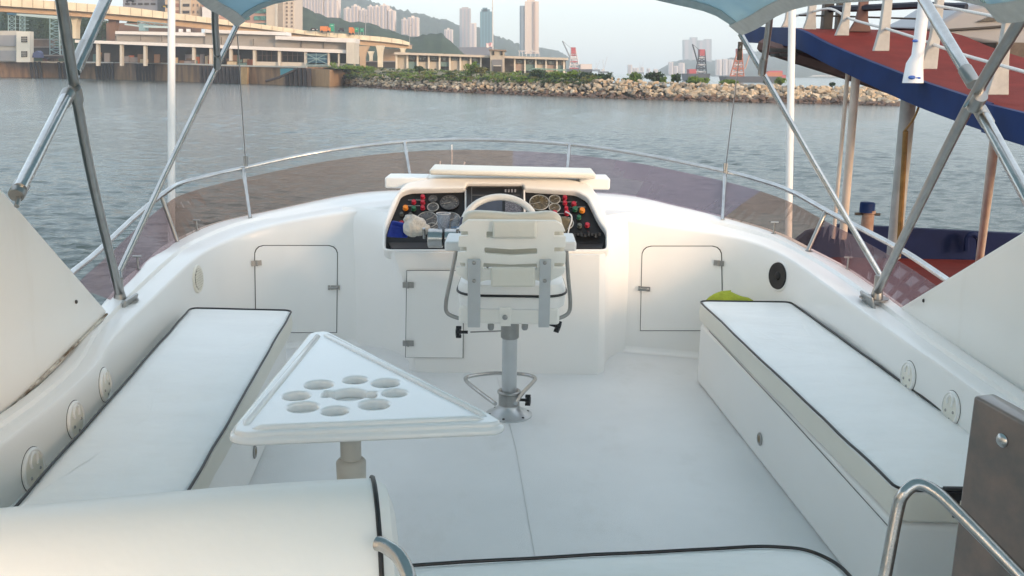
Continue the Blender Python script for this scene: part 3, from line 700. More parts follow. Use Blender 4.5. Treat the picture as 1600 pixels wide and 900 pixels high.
# seat frame, cushion
a = PY(716, 508, 3.80); b = PY(875, 483, 3.80)
part(MB().box(((a.x + b.x) / 2, 4.02, (a.z + b.z) / 2), (b.x - a.x, .40, abs(a.z - b.z))), 'seat_frame', plastic, t, bevel=.012)
sz = PY(795, 482, 3.82).z
sq = roundpoly([(a.x - .01, 3.80), (b.x + .03, 3.80), (b.x + .02, 4.27), (a.x - .00, 4.27)], .12, 7)
rows = [[Vector((x, y + .0, sz + h)) for x, y in inset(sq, d)] for d, h in ((.03, -.012), (.004, .004), (.0, .035), (.004, .055), (.0, .06), (.0, .075), (.012, .10), (.05, .115), (.12, .12))]
g = MB().grid(rows, True); n_ = len(sq); g.f.append(tuple(range(8 * n_, 9 * n_))); part(g, 'seat_cushion', vinyl2, t)
part(MB().tube([Vector((x, y, sz + .058)) for x, y in inset(sq, -.002)], .0055, 8, closed=True), 'seat_piping', piping, t)
# backrest plate with slots
yB = 3.74; frB = (Vector((0, yB, 0)), Vector((1, 0, 0)), Vector((0, -.05, 1)).normalized(), Vector((0, -1, -.05)).normalized())
def B2(p): return to2(frB, *p)
ol = [(727, 344), (870, 345), (880, 352), (883.5, 361)]
def notchR(y0, y1, x): return [(883.5, y0), (866, y0), (866, y1), (884, y1)]
ol = [(731, 344), (868, 345), (879, 351)] + notchR(362, 369, 0) + notchR(387, 394, 0) + notchR(411, 418, 0) + [(882, 428), (857, 441), (848, 441), (838, 438), (760, 438), (750, 441), (733, 441), (711, 427)]
ol += [(713, 418), (727, 417.5), (727, 411), (714, 410)] + [(715, 394), (729, 393), (729, 386), (716, 386)] + [(717, 369), (731, 368), (731, 361.5), (718, 361.5)] + [(717, 355)]
ol = roundpoly([B2(p) for p in ol], .003, 2)
hl = [roundpoly([B2(p) for p in q], .005, 2) for q in ([(760, 362), (837, 363), (837, 372), (760, 371)], [(757, 387), (798, 390), (839, 388), (839, 396.5), (798, 399), (757, 396)], [(755, 411), (797, 414), (839, 412), (839, 421), (797, 423), (755, 420)])]
g = plate(None, ol, hl, .02, .0022, frB, None)
part(g, 'backrest', plastic, t)
# padded cushion on the far side and the folded pads
a = B2((717, 338)); b = B2((881, 440))
yb = yB + .05
q = [(lerp(a[0], b[0], s), 0) for s in (0, 1)]
def bk(px, py, off): return on(frB, px, py, off)
pad = [(721, 346), (727, 338), (740, 335.5), (770, 337), (800, 340), (835, 338.5), (858, 336), (872, 339), (879, 347), (883, 370), (884, 425), (716, 425), (718, 370)]
g = plate(None, roundpoly([B2(p) for p in pad], .02, 3), [], .06, .018, (frB[0] + Vector((0, .078, 0)),) + frB[1:], None); part(g, 'back_cushion', mat('back_cushion', (.66, .63, .54), .45, var=.08), t)
def padp(x0, y0, x1, y1, th, off, name):
    g = plate(None, roundpoly([B2(p) for p in ((x0, y0), (x1, y0), (x1, y1), (x0, y1))], .008, 3), [], th, .009, (frB[0] - Vector((0, off, 0)),) + frB[1:], None); part(g, name, cream, t)
padp(770, 344, 838, 371, .024, .012 + .012, 'headrest_strap'); padp(767, 417, 836, 447, .024, .024, 'lumbar_strap')
for x0, x1 in ((731, 751), (841, 861)):
    g = plate(None, rrect(*(B2((x0, 510))), *(B2((x1, 404))), .003, 2), [], .008, .0015, (frB[0] - Vector((0, .016, 0)),) + frB[1:], None)
    s_ = part(g, 'side_strap', alu, t)
    for yy in (409, 437): part(MB().lathe(bk((x0 + x1) / 2, yy, .021), [(.008, 0), (.007, .003), (.003, .005)], 12, frB[3]), 'bolt', chromed, s_)
g = plate(None, [B2(p) for p in ((780, 484), (799, 484), (798, 513), (781, 513))], [], .014, .003, (frB[0] + Vector((0, .03, 0)),) + frB[1:], None); br = part(g, 'centre_bracket', plastic, t)
part(MB().lathe(bk(789, 498, -.02), [(.011, 0), (.011, .004), (.004, .01)], 14, frB[3]), 'bolt', chromed, br)
for x in (767, 820): part(MB().lathe(PY(x, 511, 3.86), [(.010, -.012), (.014, -.004), (.014, .012)], 10), 'nut', chromed, t)
# armrests with bent supports
for x0, x1, sg in ((694, 722, -1), (878, 901, 1)):
    a = PY(x0, 370, 3.80); b = PY(x1, 391, 3.80)
    part(MB().box(((a.x + b.x) / 2, 3.93, (a.z + b.z) / 2 - .016), (b.x - a.x, .22, abs(a.z - b.z) * .72)), 'armrest', mat('arm_white', (.78, .79, .79), .4), t, bevel=.008)
for q in ([(713, 392), (704, 436), (697, 472), (699, 489), (716, 497), (730, 498)], [(885, 392), (888, 436), (891, 472), (888, 489), (874, 497), (862, 498)]):
    part(MB().tube(catmull([PY(x, y, 3.84) for x, y in q], 6), .0085, 10), 'arm_support', chromed, t)

# ================================================================== drinks table
zT = .58; frT = hz(zT)
def T2(p): q = PZ(p[0], p[1], zT); return (q.x, q.y)
ctr = PZ(548, 622, zT); leg = PY(548, 700, PZ(548, 640, zT).y)
lx, ly = PZ(548, 634, zT).x, PZ(548, 634, zT).y
t = thing('drinks_table', 'white triangular moulded table with eight cup holes on a grey pedestal', 'table', (lx, ly, 0)); tb = t
outl = roundpoly([T2(p) for p in ((484, 519), (511, 516), (766, 645), (783, 656), (774, 661), (700, 664), (385, 677), (364, 673), (369, 660))], .045, 6)
holes = []
for i, (x, y, wp) in enumerate(((498.3, 601, 43), (555, 593.5, 37), (602.7, 598.5, 43), (616.7, 614, 38), (585, 632, 47), (523.3, 642, 41), (473.3, 636, 47), (463.3, 618.5, 41))):
    q = PZ(x, y, zT); holes.append(circ(q.x, q.y, wp / 2 * (q - CAM).length / F * .95, 32))
q = PZ(546, 616, zT); k_ = (q - CAM).length / F; R0, R1 = 26 * k_, 41 * k_
cr = []
for k in range(72):
    a = 2 * math.pi * k / 72; lobes = 1 if abs(math.sin(a)) < .42 else 0
    cr.append((q.x + (R1 if lobes else R0) * math.cos(a), q.y + (R1 if lobes else R0) * math.sin(a)))
cr = roundpoly(cr[::1], .004, 1); holes.append(cr)
tablem = mat('table_gelcoat', (.90, .90, .89), .22, var=.03, scale=3, coat=.5)
g = plate(None, outl, holes, .030, .009, frT, None, res=3); part(g, 'tabletop', tablem, t)
tri = [PZ(498, 514, zT), PZ(785, 657, zT), PZ(362, 675, zT)]
for k in range(3):      # three raised ridges, open at the corners
    a, b_ = tri[k], tri[(k + 1) % 3]; c_ = tri[(k + 2) % 3]; d_ = (b_ - a).normalized(); n_ = (c_ - a) - d_ * (c_ - a).dot(d_); n_.normalize()
    la, lb = (.085 if k == 0 else .050), (.085 if k == 2 else .050)
    q0, q1 = a + d_ * la + n_ * .019, b_ - d_ * lb + n_ * .019
    part(MB().tube([q0 - Vector((0, 0, .006)), q0 + d_ * .02, lerp(q0, q1, .5), q1 - d_ * .02, q1 - Vector((0, 0, .006))], [.007, .0105, .0105, .0105, .007], 12), 'raised_rim', tablem, t)
oo = [outl[i] for i in range(len(outl))]
rws = [[Vector((x, y, zT + h)) for x, y in inset(oo, d)] for d, h in ((.016, -.004), (.003, -.008), (-.001, -.012), (-.003, -.014), (-.009, -.016), (-.012, -.020), (-.012, -.027), (-.008, -.032), (.004, -.034), (.016, -.034))]
part(MB().grid(rws, True), 'moulded_edge', tablem, t)
prof = [(.19, -.028), (.17, -.048), (.12, -.066), (.05, -.074)]
part(MB().lathe((ctr.x, ctr.y, zT), prof, 36), 'underside_dish', tablem, t)
for h in holes[:-1]:
    cx = sum(a for a, b in h) / len(h); cy = sum(b for a, b in h) / len(h); rr = abs(h[0][0] - cx) * 1.10
    part(MB().grid([[Vector((cx + r_ * math.cos(a), cy + r_ * math.sin(a), zT + hh)) for a in [2 * math.pi * k / 24 for k in range(24)]] for r_, hh in ((rr, -.012), (rr * .98, -.024), (rr * .85, -.032), (.001, -.034))], True), 'cup_well', tablem, t)
cx, cy = q.x, q.y
part(MB().lathe((cx, cy, zT - .09), [(R1 * 1.15, .045), (R1 * 1.15, .01), (R1, 0), (R1 * .98, .004)], 36), 'centre_well', mat('well_grey', (.42, .44, .45), .4), t) if False else part(MB().grid([[Vector((cx + r_ * math.cos(a), cy + r_ * math.sin(a), zT + hh)) for a in [2 * math.pi * k / 36 for k in range(36)]] for r_, hh in ((R1 * 1.1, -.03), (R1 * 1.08, -.068), (R1 * .5, -.070), (.001, -.070))], True), 'centre_well', tablem, t)
part(MB().lathe((cx + .03, cy + .015, zT - .0695), [(.006, 0), (.006, .001)], 12), 'drain_hole', seam, t)
greyp = mat('pedestal_grey', (.55, .53, .48), .45, var=.08, scale=6)
g = MB().lathe((leg.x, leg.y, 0), [(.029, .43), (.029, .485), (.032, .498), (.041, .508), (.041, .54)], 32)
part(g, 'post', greyp, t)
part(MB().lathe((leg.x, leg.y, 0), [(.11, 0), (.11, .012), (.055, .03), (.048, .06), (.039, .30), (.040, .34), (.042, .425), (.037, .432), (.031, .436)], 32), 'leg', greyp, t)

# ================================================================== windscreen, rail, bimini frame
railp = [PX(60, 470, -1.76), PX(115, 424, -1.80), PX(150, 396, -1.83), PX(212, 338, -1.86), PX(262, 298, -1.84), PY(285, 286, 5.28), PY(330, 274, 5.45), PY(380, 263, 5.62), PY(500, 238, 5.9), PY(632, 222, 6.05), PY(750, 218.5, 6.1), PY(890, 226, 6.05), PY(1010, 243, 5.9), PY(1133, 268, 5.6), PY(1190, 283, 5.35), PY(1238, 300, 5.08), PY(1300, 334, 4.7), PY(1400, 386, 4.15), PY(1476, 435, 3.8)]
railp = [Vector((-1.70, 1.5, .62))] + railp + [Vector((1.76, 2.6, .60)), Vector((1.74, 1.5, .55))]
RL = catmull(railp, 8)
t = thing('bow_rail', 'stainless rail curving round the front of the cockpit above the tinted screen', 'rail', (0, 5.9, .8)); rl = t
part(MB().tube(RL, .0135, 12), 'top_rail', chrome, t)
scb = [c + (c - b).normalized() * -.06 + Vector((0, 0, .014)) for b, c in zip(B, Cc)]
def tinted(nm, tcol, scol):
  tint = bpy.data.materials.new(nm); tint.use_nodes = True
  N = tint.node_tree; b = N.nodes['Principled BSDF']; tr = N.nodes.new('ShaderNodeBsdfTransparent'); mx = N.nodes.new('ShaderNodeMixShader'); tr.inputs[0].default_value = (*tcol, 1)
  b.inputs['Roughness'].default_value = .12; b.inputs['Base Color'].default_value = (*scol, 1)
  lw = N.nodes.new('ShaderNodeLayerWeight'); lw.inputs[0].default_value = .22
  mth = N.nodes.new('ShaderNodeMath'); mth.operation = 'MULTIPLY_ADD'; mth.inputs[1].default_value = .45; mth.inputs[2].default_value = .07
  nzs = N.nodes.new('ShaderNodeTexNoise'); nzs.inputs['Scale'].default_value = 1.6
  N.links.new(lw.outputs['Fresnel'], mth.inputs[0]); N.links.new(mth.outputs[0], mx.inputs[0])
  N.links.new(tr.outputs[0], mx.inputs[1]); N.links.new(b.outputs[0], mx.inputs[2]); N.links.new(mx.outputs[0], N.nodes['Material Output'].inputs[0])
  return tint
tbrown = tinted('tint_and_reflection_brown', (.865, .785, .745), (.32, .24, .20)); tmauve = tinted('tint_and_reflection_mauve', (.88, .80, .80), (.34, .28, .30)); tpurple = tinted('tint_and_reflection_purple', (.87, .81, .83), (.30, .27, .33))  # one acrylic tint; the reflection gradient is put into the differing pane colours
# nearest point on the rail for every station gives the top of the screen
def rail_at(p, k, n):
    return min(RL, key=lambda q: (q.x - p.x) ** 2 + (q.y - p.y) ** 2)
sts = [i for i in range(len(scb)) if scb[i].y > 3.72]
tops = []
for i in sts:
    s = (i - sts[0]) / (sts[-1] - sts[0]); p = scb[i]; r_ = rail_at(p, 0, 0); tops.append(lerp(p, r_, .86) - Vector((0, 0, .02)))
for k_ in range(2): tops = [tops[0]] + [(tops[i - 1] + tops[i] * 2 + tops[i + 1]) / 4 for i in range(1, len(tops) - 1)] + [tops[-1]]
ts = thing('tinted_windscreen', 'low brown tinted acrylic windscreen wrapping the front of the cockpit', 'windscreen', (0, 5.6, .6))
def seg_screen(i0, i1, tint):
    g = MB(); ra = []
    for i in range(i0, i1 + 1):
        p = scb[sts[i]]; tp = tops[i]; nrm = (tp - p).normalized(); o_ = Vector((p.x, p.y - 3.5, 0)).normalized() * .005
        ra.append([p - Vector((0, 0, .01)), lerp(p, tp, .5), tp, tp + o_, lerp(p, tp, .5) + o_, p + o_ - Vector((0, 0, .01))])
    g.grid(ra, True); n_ = len(ra); g.f.append(tuple(range(6))); g.f.append(tuple((n_ - 1) * 6 + k for k in range(6)))
    part(g, 'pane', tint, ts, smooth=False)
def near_i(px, py, Y): 
    q = PY(px, py, Y); return min(range(len(sts)), key=lambda i: (scb[sts[i]].x - q.x) ** 2 + (scb[sts[i]].y - q.y) ** 2)
iL = near_i(258, 387, 4.9); iR = near_i(1276, 393, 4.75); iM = near_i(800, 300, 5.8); iN = near_i(1130, 341, 5.25); n_ = len(sts) - 1
for a, b_, tm in ((0, iL, tmauve), (iL, iM, tbrown), (iM, iN, tpurple), (iN, iR, tbrown), (iR, n_, tmauve)): seg_screen(a, b_, tm)
def strut(p, q, r_, m, nm, parent, fl=True):
    g = MB().tube([p, q], r_, 10)
    if fl: g.lathe(p - Vector((0, 0, .004)), [(r_ * 2.4, 0), (r_ * 2.4, .005), (r_ * 1.2, .009)], 14)
    part(g, nm, m, parent)
for i in (iL, iR):
    p = scb[sts[i]]; q = rail_at(p, 0, 0); strut(p - (q - p).normalized() * .0 , q, .011, chromed, 'screen_post', ts)
def foot(px, py, Y): 
    q = PY(px, py, Y); return min(Cc, key=lambda c: (c.x - q.x) ** 2 + (c.y - q.y) ** 2)
for (x0, y0, x1, y1) in ((380, 265, 391, 338), (632, 223, 641, 275), (889, 227, 886, 270), (1135, 270, 1129, 341)):
    p0 = min(RL, key=lambda q: abs((q - CAM).normalized().cross(ray(x0, y0).normalized()).length))
    try: p1 = hit(x1, y1 + 3)[0]
    except Exception: p1 = PY(x1, y1, 5.75)
    if p1.y < 5: p1 = PY(x1, y1, 5.7)
    if 600 < x0 < 1000: p1 = PY(x1, y1, 5.80)
    part(MB().tube([p0, lerp(p0, p1, .5), p1], [.012, .0105, .0105], 10), 'stanchion', chrome, rl)
for px, py in ((308, 358), (216, 418), (1209, 362), (1324, 418)):
    try: p, n = hit(px, py + 3)
    except Exception: continue
    t = thing('deck_cleat', {308: 'small T shaped deck stud at the left corner of the windscreen', 216: 'small T shaped deck stud beside the left bimini mount', 1209: 'small T shaped deck stud at the right corner of the windscreen', 1324: 'small T shaped deck stud beside the right bimini mount'}[px], 'cleat', p, 'small studs along the coaming')
    part(MB().tube([p, p + Vector((0, 0, .06))], .0045, 8).lathe(p, [(.013, 0), (.013, .003)], 12), 'stem', chromed, t); part(MB().tube([p + Vector((-.02, 0, .06)), p + Vector((.02, 0, .06))], .0045, 8), 'cross_bar', chromed, t)

# tall white poles rising from the side decks
for x0, y0, x1, y1, Y, lab in ((268, -60, 268, 372, 5.75, 'tall white pole outside the left corner of the rail'), (1239, -60, 1232, 365, 5.9, 'tall white pole outside the right side of the rail, before the blue deck')):
    a = PY(x0, y0, Y); b = PY(x1, y1, Y); d_ = (b - a).normalized(); b2 = b + d_ * ((b.z + 1.9) / -d_.z)
    t = thing('white_pole', lab, 'pole', b2, 'tall white poles on the side decks')
    part(MB().tube([b2, a + (a - b) * .5], .0215, 16), 'shaft', whitep, t); part(MB().lathe(b2, [(.06, 0), (.06, .01), (.03, .03)], 20), 'foot', chromed, t)
# little bow light mast seen through the screen
t = thing('bow_light_mast', 'thin white bow staff on a low bracket seen through the windscreen', 'mast', PY(706, 262, 6.6))
part(MB().tube([PY(706, 262, 6.6), PY(706, 226, 6.6)], .004, 8), 'staff', whitep, t)
part(MB().tube(catmull([PY(688, 252, 6.6), PY(689, 259, 6.6), PY(706, 262, 6.6), PY(723, 259, 6.6), PY(726, 253, 6.6)], 4), .005, 8), 'bracket', whitep, t)

# ------------------------------------------------------------------ bimini: bows, struts, canopy
t = thing('bimini_bows', 'folding stainless bimini frame with crossed tubes on both sides', 'frame', (0, 3.8, .6)); bf = t
def sleeve(p, q, r_, nm='sleeve'):
    return part(MB().lathe(p, [(r_ * .9, 0), (r_, .004), (r_, (q - p).length - .004), (r_ * .9, (q - p).length)], 16, (q - p)), nm, chromed, bf)
ML = PX(187, 460, -1.60); MRr = PX(1371, 456, 1.53)
# main bows
L1 = [ML, PY(146, 290, 3.40), PY(118, 145, 3.10), PY(94, -8, 2.86), PY(84, -80, 2.78)]
R1 = [MRr, PY(1445, 303, 3.20), PY(1520, 155, 2.80), PY(1600, 22, 2.50), PY(1640, -50, 2.40)]
for q in (L1, R1): part(MB().tube(catmull(q, 6), .0165, 14), 'main_bow', chromed, bf)
JL = PY(119, 143, 3.10); JR = PY(1523, 152, 2.80)
def stay(a, b, r_, col=chrome): part(MB().tube([a, b], r_, 14), 'strut', col, bf)
stay(PY(31, 295, 2.48), PY(103, 152, 3.02), .0175); part(MB().tube([PY(34, 290, 2.50), PY(26, 322, 2.44)], .007, 8), 'eye_bolt', chromed, bf); sleeve(PY(98, 163, 3.0), PY(108, 143, 3.04), .0205); sleeve(PY(25, 306, 2.46), PY(35, 286, 2.52), .0205)
stay(PY(116, 112, 3.12), PY(178, -30, 3.45), .0190); sleeve(PY(119, 104, 3.14), PY(135, 68, 3.22), .0215)
stay(PY(1535, 178, 2.80), PY(1640, 372, 2.15), .0165); sleeve(PY(1529, 168, 2.80), PY(1545, 196, 2.78), .0195)
stay(PY(1440, -6, 3.35), PY(1516, 122, 2.86), .0175); sleeve(PY(1507, 107, 2.9), PY(1522, 132, 2.84), .0205)
for p in (JL, JR):
    part(MB().lathe(p - Vector((0, 0, .03)), [(.020, 0), (.021, .004), (.021, .056), (.020, .06)], 16, (L1[2] - L1[1]) if p is JL else (R1[3] - R1[2])), 'joint_clamp', chromed, bf)
    part(MB().tube([p + Vector((-.03, -.01, -.03)), p + Vector((.02, -.02, .05))], .006, 8), 'joint_pin', chrome, bf)
# forward bows up to the canopy's front corners
CL = PY(370, 40, 4.35); CR = PY(1157, 53, 4.35)
part(MB().tube([PX(187, 424, -1.62), PY(260, 268, 4.1), CL], .0125, 12), 'forward_bow', chrome, bf)
part(MB().tube([PY(1374, 428, 3.92), PY(1272, 255, 4.1), CR], .0125, 12), 'forward_bow', chrome, bf)
part(MB().tube([PX(187, 424, -1.62), ML - Vector((0, 0, .01))], .011, 10), 'hinge_link', chromed, bf); part(MB().tube([PY(1374, 428, 3.92), MRr - Vector((0, 0, .01))], .011, 10), 'hinge_link', chromed, bf)
part(MB().tube([PY(340, 103, 4.25), PY(336, 40, 4.1), PY(335, -60, 3.9)], .0145, 12), 'middle_bow', chromed, bf); sleeve(PY(339.5, 106, 4.25), PY(339, 86, 4.2), .0165)
part(MB().tube([PY(1192, 112, 4.25), PY(1201, 45, 4.1), PY(1211, -60, 3.9)], .0145, 12), 'middle_bow', chromed, bf); sleeve(PY(1190, 116, 4.25), PY(1194, 90, 4.2), .0175)
for p, sg in ((ML, -1), (MRr, 1)):
    q = p + Vector((-sg * .035, 0, -.045)); part(MB().box(q, (.012, .13, .075), Matrix.Rotation(R(-18 * sg), 3, 'Y')), 'mount_plate', chromed, bf, bevel=.004)
    part(MB().lathe(p - Vector((0, 0, .03)), [(.024, 0), (.024, .02), (.017, .05), (.017, .10)], 16), 'mount_socket', chromed, bf)
    part(MB().lathe(p + Vector((0, .03, -.035)), [(.06, 0), (.06, .004)], 20), 'mount_base', chromed, bf)
# wires from the canopy corners to the rail
for a, b, lab in ((PY(371, 55, 4.36), PY(384, 257, 5.60), 'thin wire from the left canopy corner down to the rail'), (PY(1157, 72, 4.36), PY(1133, 268, 5.58), 'thin wire from the right canopy corner down to the rail')):
    t = thing('wire_stay', lab, 'wire', b, 'canopy wires'); part(MB().tube([a, lerp(a, b, .5) - Vector((0, 0, .01)), b], .0028, 6), 'wire', chromed, t)
    part(MB().box(b + Vector((0, 0, .02)), (.02, .02, .06)), 'clip', chromed, t)
    if b.x > 0: part(MB().box(lerp(a, b, .03), (.018, .02, .08)), 'strap', seam, t)

canv = bpy.data.materials.new('canopy_canvas'); canv.use_nodes = True
N = canv.node_tree; b = N.nodes['Principled BSDF']; b.inputs['Roughness'].default_value = .8
tl = N.nodes.new('ShaderNodeBsdfTranslucent'); tl.inputs[0].default_value = (.52, .66, .71, 1); mx = N.nodes.new('ShaderNodeMixShader'); mx.inputs[0].default_value = .65
tc = N.nodes.new('ShaderNodeTexCoord'); nz = N.nodes.new('ShaderNodeTexNoise'); nz.inputs['Scale'].default_value = 4; rp = N.nodes.new('ShaderNodeValToRGB')
rp.color_ramp.elements[0].color = (.26, .37, .41, 1); rp.color_ramp.elements[1].color = (.36, .47, .50, 1)
wv = N.nodes.new('ShaderNodeTexWave'); wv.inputs['Scale'].default_value = 1.3; wv.inputs['Distortion'].default_value = 3; bp_ = N.nodes.new('ShaderNodeBump'); bp_.inputs['Strength'].default_value = .5; bp_.inputs['Distance'].default_value = .05
N.links.new(tc.outputs['Object'], nz.inputs[0]); N.links.new(nz.outputs[0], rp.inputs[0]); N.links.new(rp.outputs[0], b.inputs['Base Color']); N.links.new(tc.outputs['Object'], wv.inputs[0]); N.links.new(wv.outputs[1], bp_.inputs['Height']); N.links.new(bp_.outputs[0], b.inputs['Normal']); N.links.new(bp_.outputs[0], tl.inputs['Normal'])
N.links.new(b.outputs[0], mx.inputs[1]); N.links.new(tl.outputs[0], mx.inputs[2]); N.links.new(mx.outputs[0], N.nodes['Material Output'].inputs[0])
hem = mat('canopy_hem', (.62, .63, .60), .85, var=.15, scale=30, bump=.2, bscale=200)
t = thing('bimini_canopy', 'faded blue canvas bimini canopy stretched overhead', 'canopy', (0, 2.5, 1.7))
# side edge control: (Y, left point, right point); corners low at each bow, scalloped up between
edgeL = catmull([CL, PY(345, 22, 4.10), PY(318, 3, 3.85), PY(260, -38, 3.5), PY(170, -75, 3.1), Vector((-1.42, 2.55, 1.74)), Vector((-1.42, 1.6, 1.72)), Vector((-1.42, .6, 1.66)), Vector((-1.42, 0, 1.70)), Vector((-1.42, -.5, 1.66))], 6)
edgeR = catmull([CR, PY(1185, 38, 4.15), PY(1222, 20, 3.9), PY(1290, 1, 3.5), PY(1440, -9, 2.95), PY(1545, 10, 2.62), PY(1597, 24, 2.46), Vector((1.40, 1.6, 1.74)), Vector((1.40, .6, 1.66)), Vector((1.40, 0, 1.72)), Vector((1.40, -.5, 1.66))], 6)
def crown(s): return 1 - abs(2 * s - 1) ** 2.6
NV = 40
rows = []
for i, (a, b_) in enumerate(zip(edgeL, edgeR)):
    row = []
    frontness = max(0, 1 - i / 9.0)
    for k in range(NV + 1):
        s = k / NV; p = lerp(a, b_, s); mid = 1.90 + .02 * math.sin(i * .5)
        c_ = 1 - abs(2 * s - 1) ** 3.2
        steep = 1 - math.exp(-min(s, 1 - s) * lerp(12, 14, frontness))
        tgt = lerp(mid, 1.832, frontness)
        tgt += (.02 * (1 - abs(2 * s - 1)))
        p = Vector((p.x, p.y + .03 * frontness * math.sin(math.pi * s) , lerp(p.z, tgt, steep) + .006 * math.sin(s * 34 + i * .4)))
        row.append(p)
    rows.append(row)
g = MB().grid(rows); g2 = [[p + Vector((0, 0, .004)) for p in r_] for r_ in rows]; g.grid(g2)
part(g, 'canvas', canv, t)
def hemstrip(pts, inn, wdt=.05):
    return MB().grid([[p - Vector((0, 0, .004)), p + (q - p).normalized() * wdt - Vector((0, 0, .005)), p + (q - p).normalized() * wdt - Vector((0, 0, .009)), p - Vector((0, 0, .010))] for p, q in zip(pts, inn)], True)
part(hemstrip([r_[0] for r_ in rows], [r_[2] for r_ in rows]), 'side_hem', hem, t); part(hemstrip([r_[-1] for r_ in rows], [r_[-3] for r_ in rows], .065), 'side_hem', hem, t)
part(hemstrip(rows[0], rows[3], .07), 'front_hem', mat('hem_blue', (.38, .50, .53), .85, var=.2, scale=30), t)
# ================================================================== neighbouring boat on the right
navy = mat('navy_paint', (.005, .026, .115), .6, spec=.2, var=.35, scale=2.5, bump=.05, bscale=20); navyd = mat('navy_dark', (.006, .014, .060), .7, spec=.15, var=.3, scale=3)
redd = mat('red_deck', (.18, .024, .018), .85, spec=.2, var=.35, scale=3, bump=.2, bscale=120, detail=8); boatw = mat('boat_white', (.46, .455, .43), .6, var=.3, scale=5, bump=.1, bscale=30)
brownp = mat('brown_underside', (.16, .085, .07), .7, var=.3, scale=4)
vs = thing('neighbour_boat', 'moored boat on the right with raised red deck, navy blue edge and white posts', 'boat', (5, 10, WZ)); nb = vs
# raised fore deck: outer edge runs away beside us and climbs
edge = [PX(1760, 250, 4.42), PX(1700, 228, 4.40), PY(1600, 177, 8.0), PY(1540, 160, 8.75), PY(1500, 147, 9.35), PY(1415, 118, 10.6), PY(1300, 72, 12.3), PY(1246, 45.5, 13.3), PY(1205, 42.5, 15.2), PY(1160, 41, 17.2)]
edge = [Vector((4.45, -2, .55)), Vector((4.45, 2, .72))] + edge[2:]
botz = [(1600, 226, 8.0), (1540, 204, 8.75), (1500, 190, 9.35), (1415, 157, 10.6), (1300, 103, 12.3), (1246, 76, 13.3), (1205, 69, 15.2), (1160, 66, 17.2)]
hts = [.27, .27] + [e.z - PY(*b_).z for e, b_ in zip(edge[2:], botz)]
E = catmull(edge, 5); Hs = catmull([Vector((h, 0, 0)) for h in hts], 5)
mb = MB().grid([[e, e + Vector((.06, 0, 0)), e + Vector((.06, 0, -h.x)), e - Vector((0, 0, h.x))] for e, h in zip(E, Hs)], True); part(mb, 'fascia', navy, vs)
def dk(e): return [e + Vector((.05, 0, -.012)), e + Vector((2.2, .2, -.012)), e + Vector((2.2, .2, -.16)), e + Vector((.05, 0, -.16))]
part(MB().grid([dk(e) for e in E], True), 'upper_deck', redd, vs)
part(MB().tube([PY(1190, 71, 14.5), PY(1242, 88, 14.0), PY(1320, 112, 13.5), PY(1400, 138, 13)], .10, 6), 'deck_beam', brownp, vs)
part(MB().box(PY(1228, 79, 13.6), (.5, .3, .05)).box(PY(1225, 86, 13.7), (.25, .5, .04)), 'underside_bracket', seam, vs)
# lower deck with blue bulwark
LD = -1.0
ld = [Vector((3.55, 13.2, LD)), Vector((3.75, 9, LD)), Vector((4.5, 2, LD)), Vector((4.6, -6, LD)), Vector((9, -6, LD)), Vector((9.5, 13.0, LD))]
part(MB().prism([p - Vector((0, 0, .08)) for p in ld], (0, 0, .08)), 'lower_deck', redd, vs)
bw = [PY(1236, 384, 12.6), PY(1262, 362, 12.9), PY(1317, 351, 13.2), PY(1407, 356, 13.2), PY(1582, 365, 13.2), PY(1800, 378, 13.2)]
part(MB().grid([[p, p + Vector((0, .12, 0)), Vector((p.x, p.y + .12, LD - .1)), Vector((p.x, p.y, LD - .02))] for p in bw], True), 'bulwark', navyd, vs)
hl_ = [Vector((3.4, 13.35, 0)), Vector((3.7, 9, 0)), Vector((4.45, 2, 0)), Vector((4.55, -6, 0)), Vector((9.1, -6, 0)), Vector((9.6, 13.35, 0))]
part(MB().grid([[Vector((lerp(6.5, p.x, k), lerp(5, p.y, k), z)) for p in hl_] for k, z in ((.8, WZ - .5), (.97, -2.2), (1, LD - .05))], True), 'hull', navyd, vs)
p = PY(1355, 351, 13.0); part(MB().lathe(p - Vector((0, 0, .1)), [(.085, 0), (.08, .25), (.095, .26), (.095, .30)], 18), 'bollard', mat('rusty_steel', (.24, .12, .07), .75, col2=(.35, .25, .2), scale=14), vs)
p2 = PY(1355, 325, 13.0); part(MB().lathe(p2 - Vector((0, 0, .06)), [(.10, 0), (.10, .13), (.085, .14)], 16), 'bollard_cap', navy, vs); part(MB().tube([PY(1336, 334, 13), PY(1375, 335, 13)], .02, 8), 'bollard_bar', seam, vs)
part(MB().tube(catmull([PY(1510, 392, 13.0), PY(1511, 372, 13.0), PY(1520, 366, 13.0), PY(1529, 374, 13.0), PY(1530, 392, 13.0)], 4), .04, 8), 'fairlead', navyd, vs)
postw = mat('post_paint', (.72, .62, .53), .4, var=.2, scale=4)
def post(top, foot, r_, name='support_post', m=postw): part(MB().tube([top, foot], r_, 14), name, m, vs)
post(PY(1338, 112, 12.0), PY(1317, 372, 12.6), .052); post(PY(1325, 108, 12.2), PY(1302, 372, 12.8), .026); post(PY(1556, 205, 8.6), PY(1530, 410, 11.2), .045)
post(PY(1423, 120, 11.1), PY(1396, 402, 11.6), .085, m=boatw)
part(MB().tube(catmull([PY(1438, 160, 10.4), PY(1428, 185, 10.5), PY(1413, 205, 10.6)], 4), .012, 6).tube([PY(1415, 205, 10.6), PY(1404, 400, 11.1)], .03, 8), 'rusty_pipe', mat('rust_pipe', (.30, .17, .05), .7, var=.4, scale=10), vs)
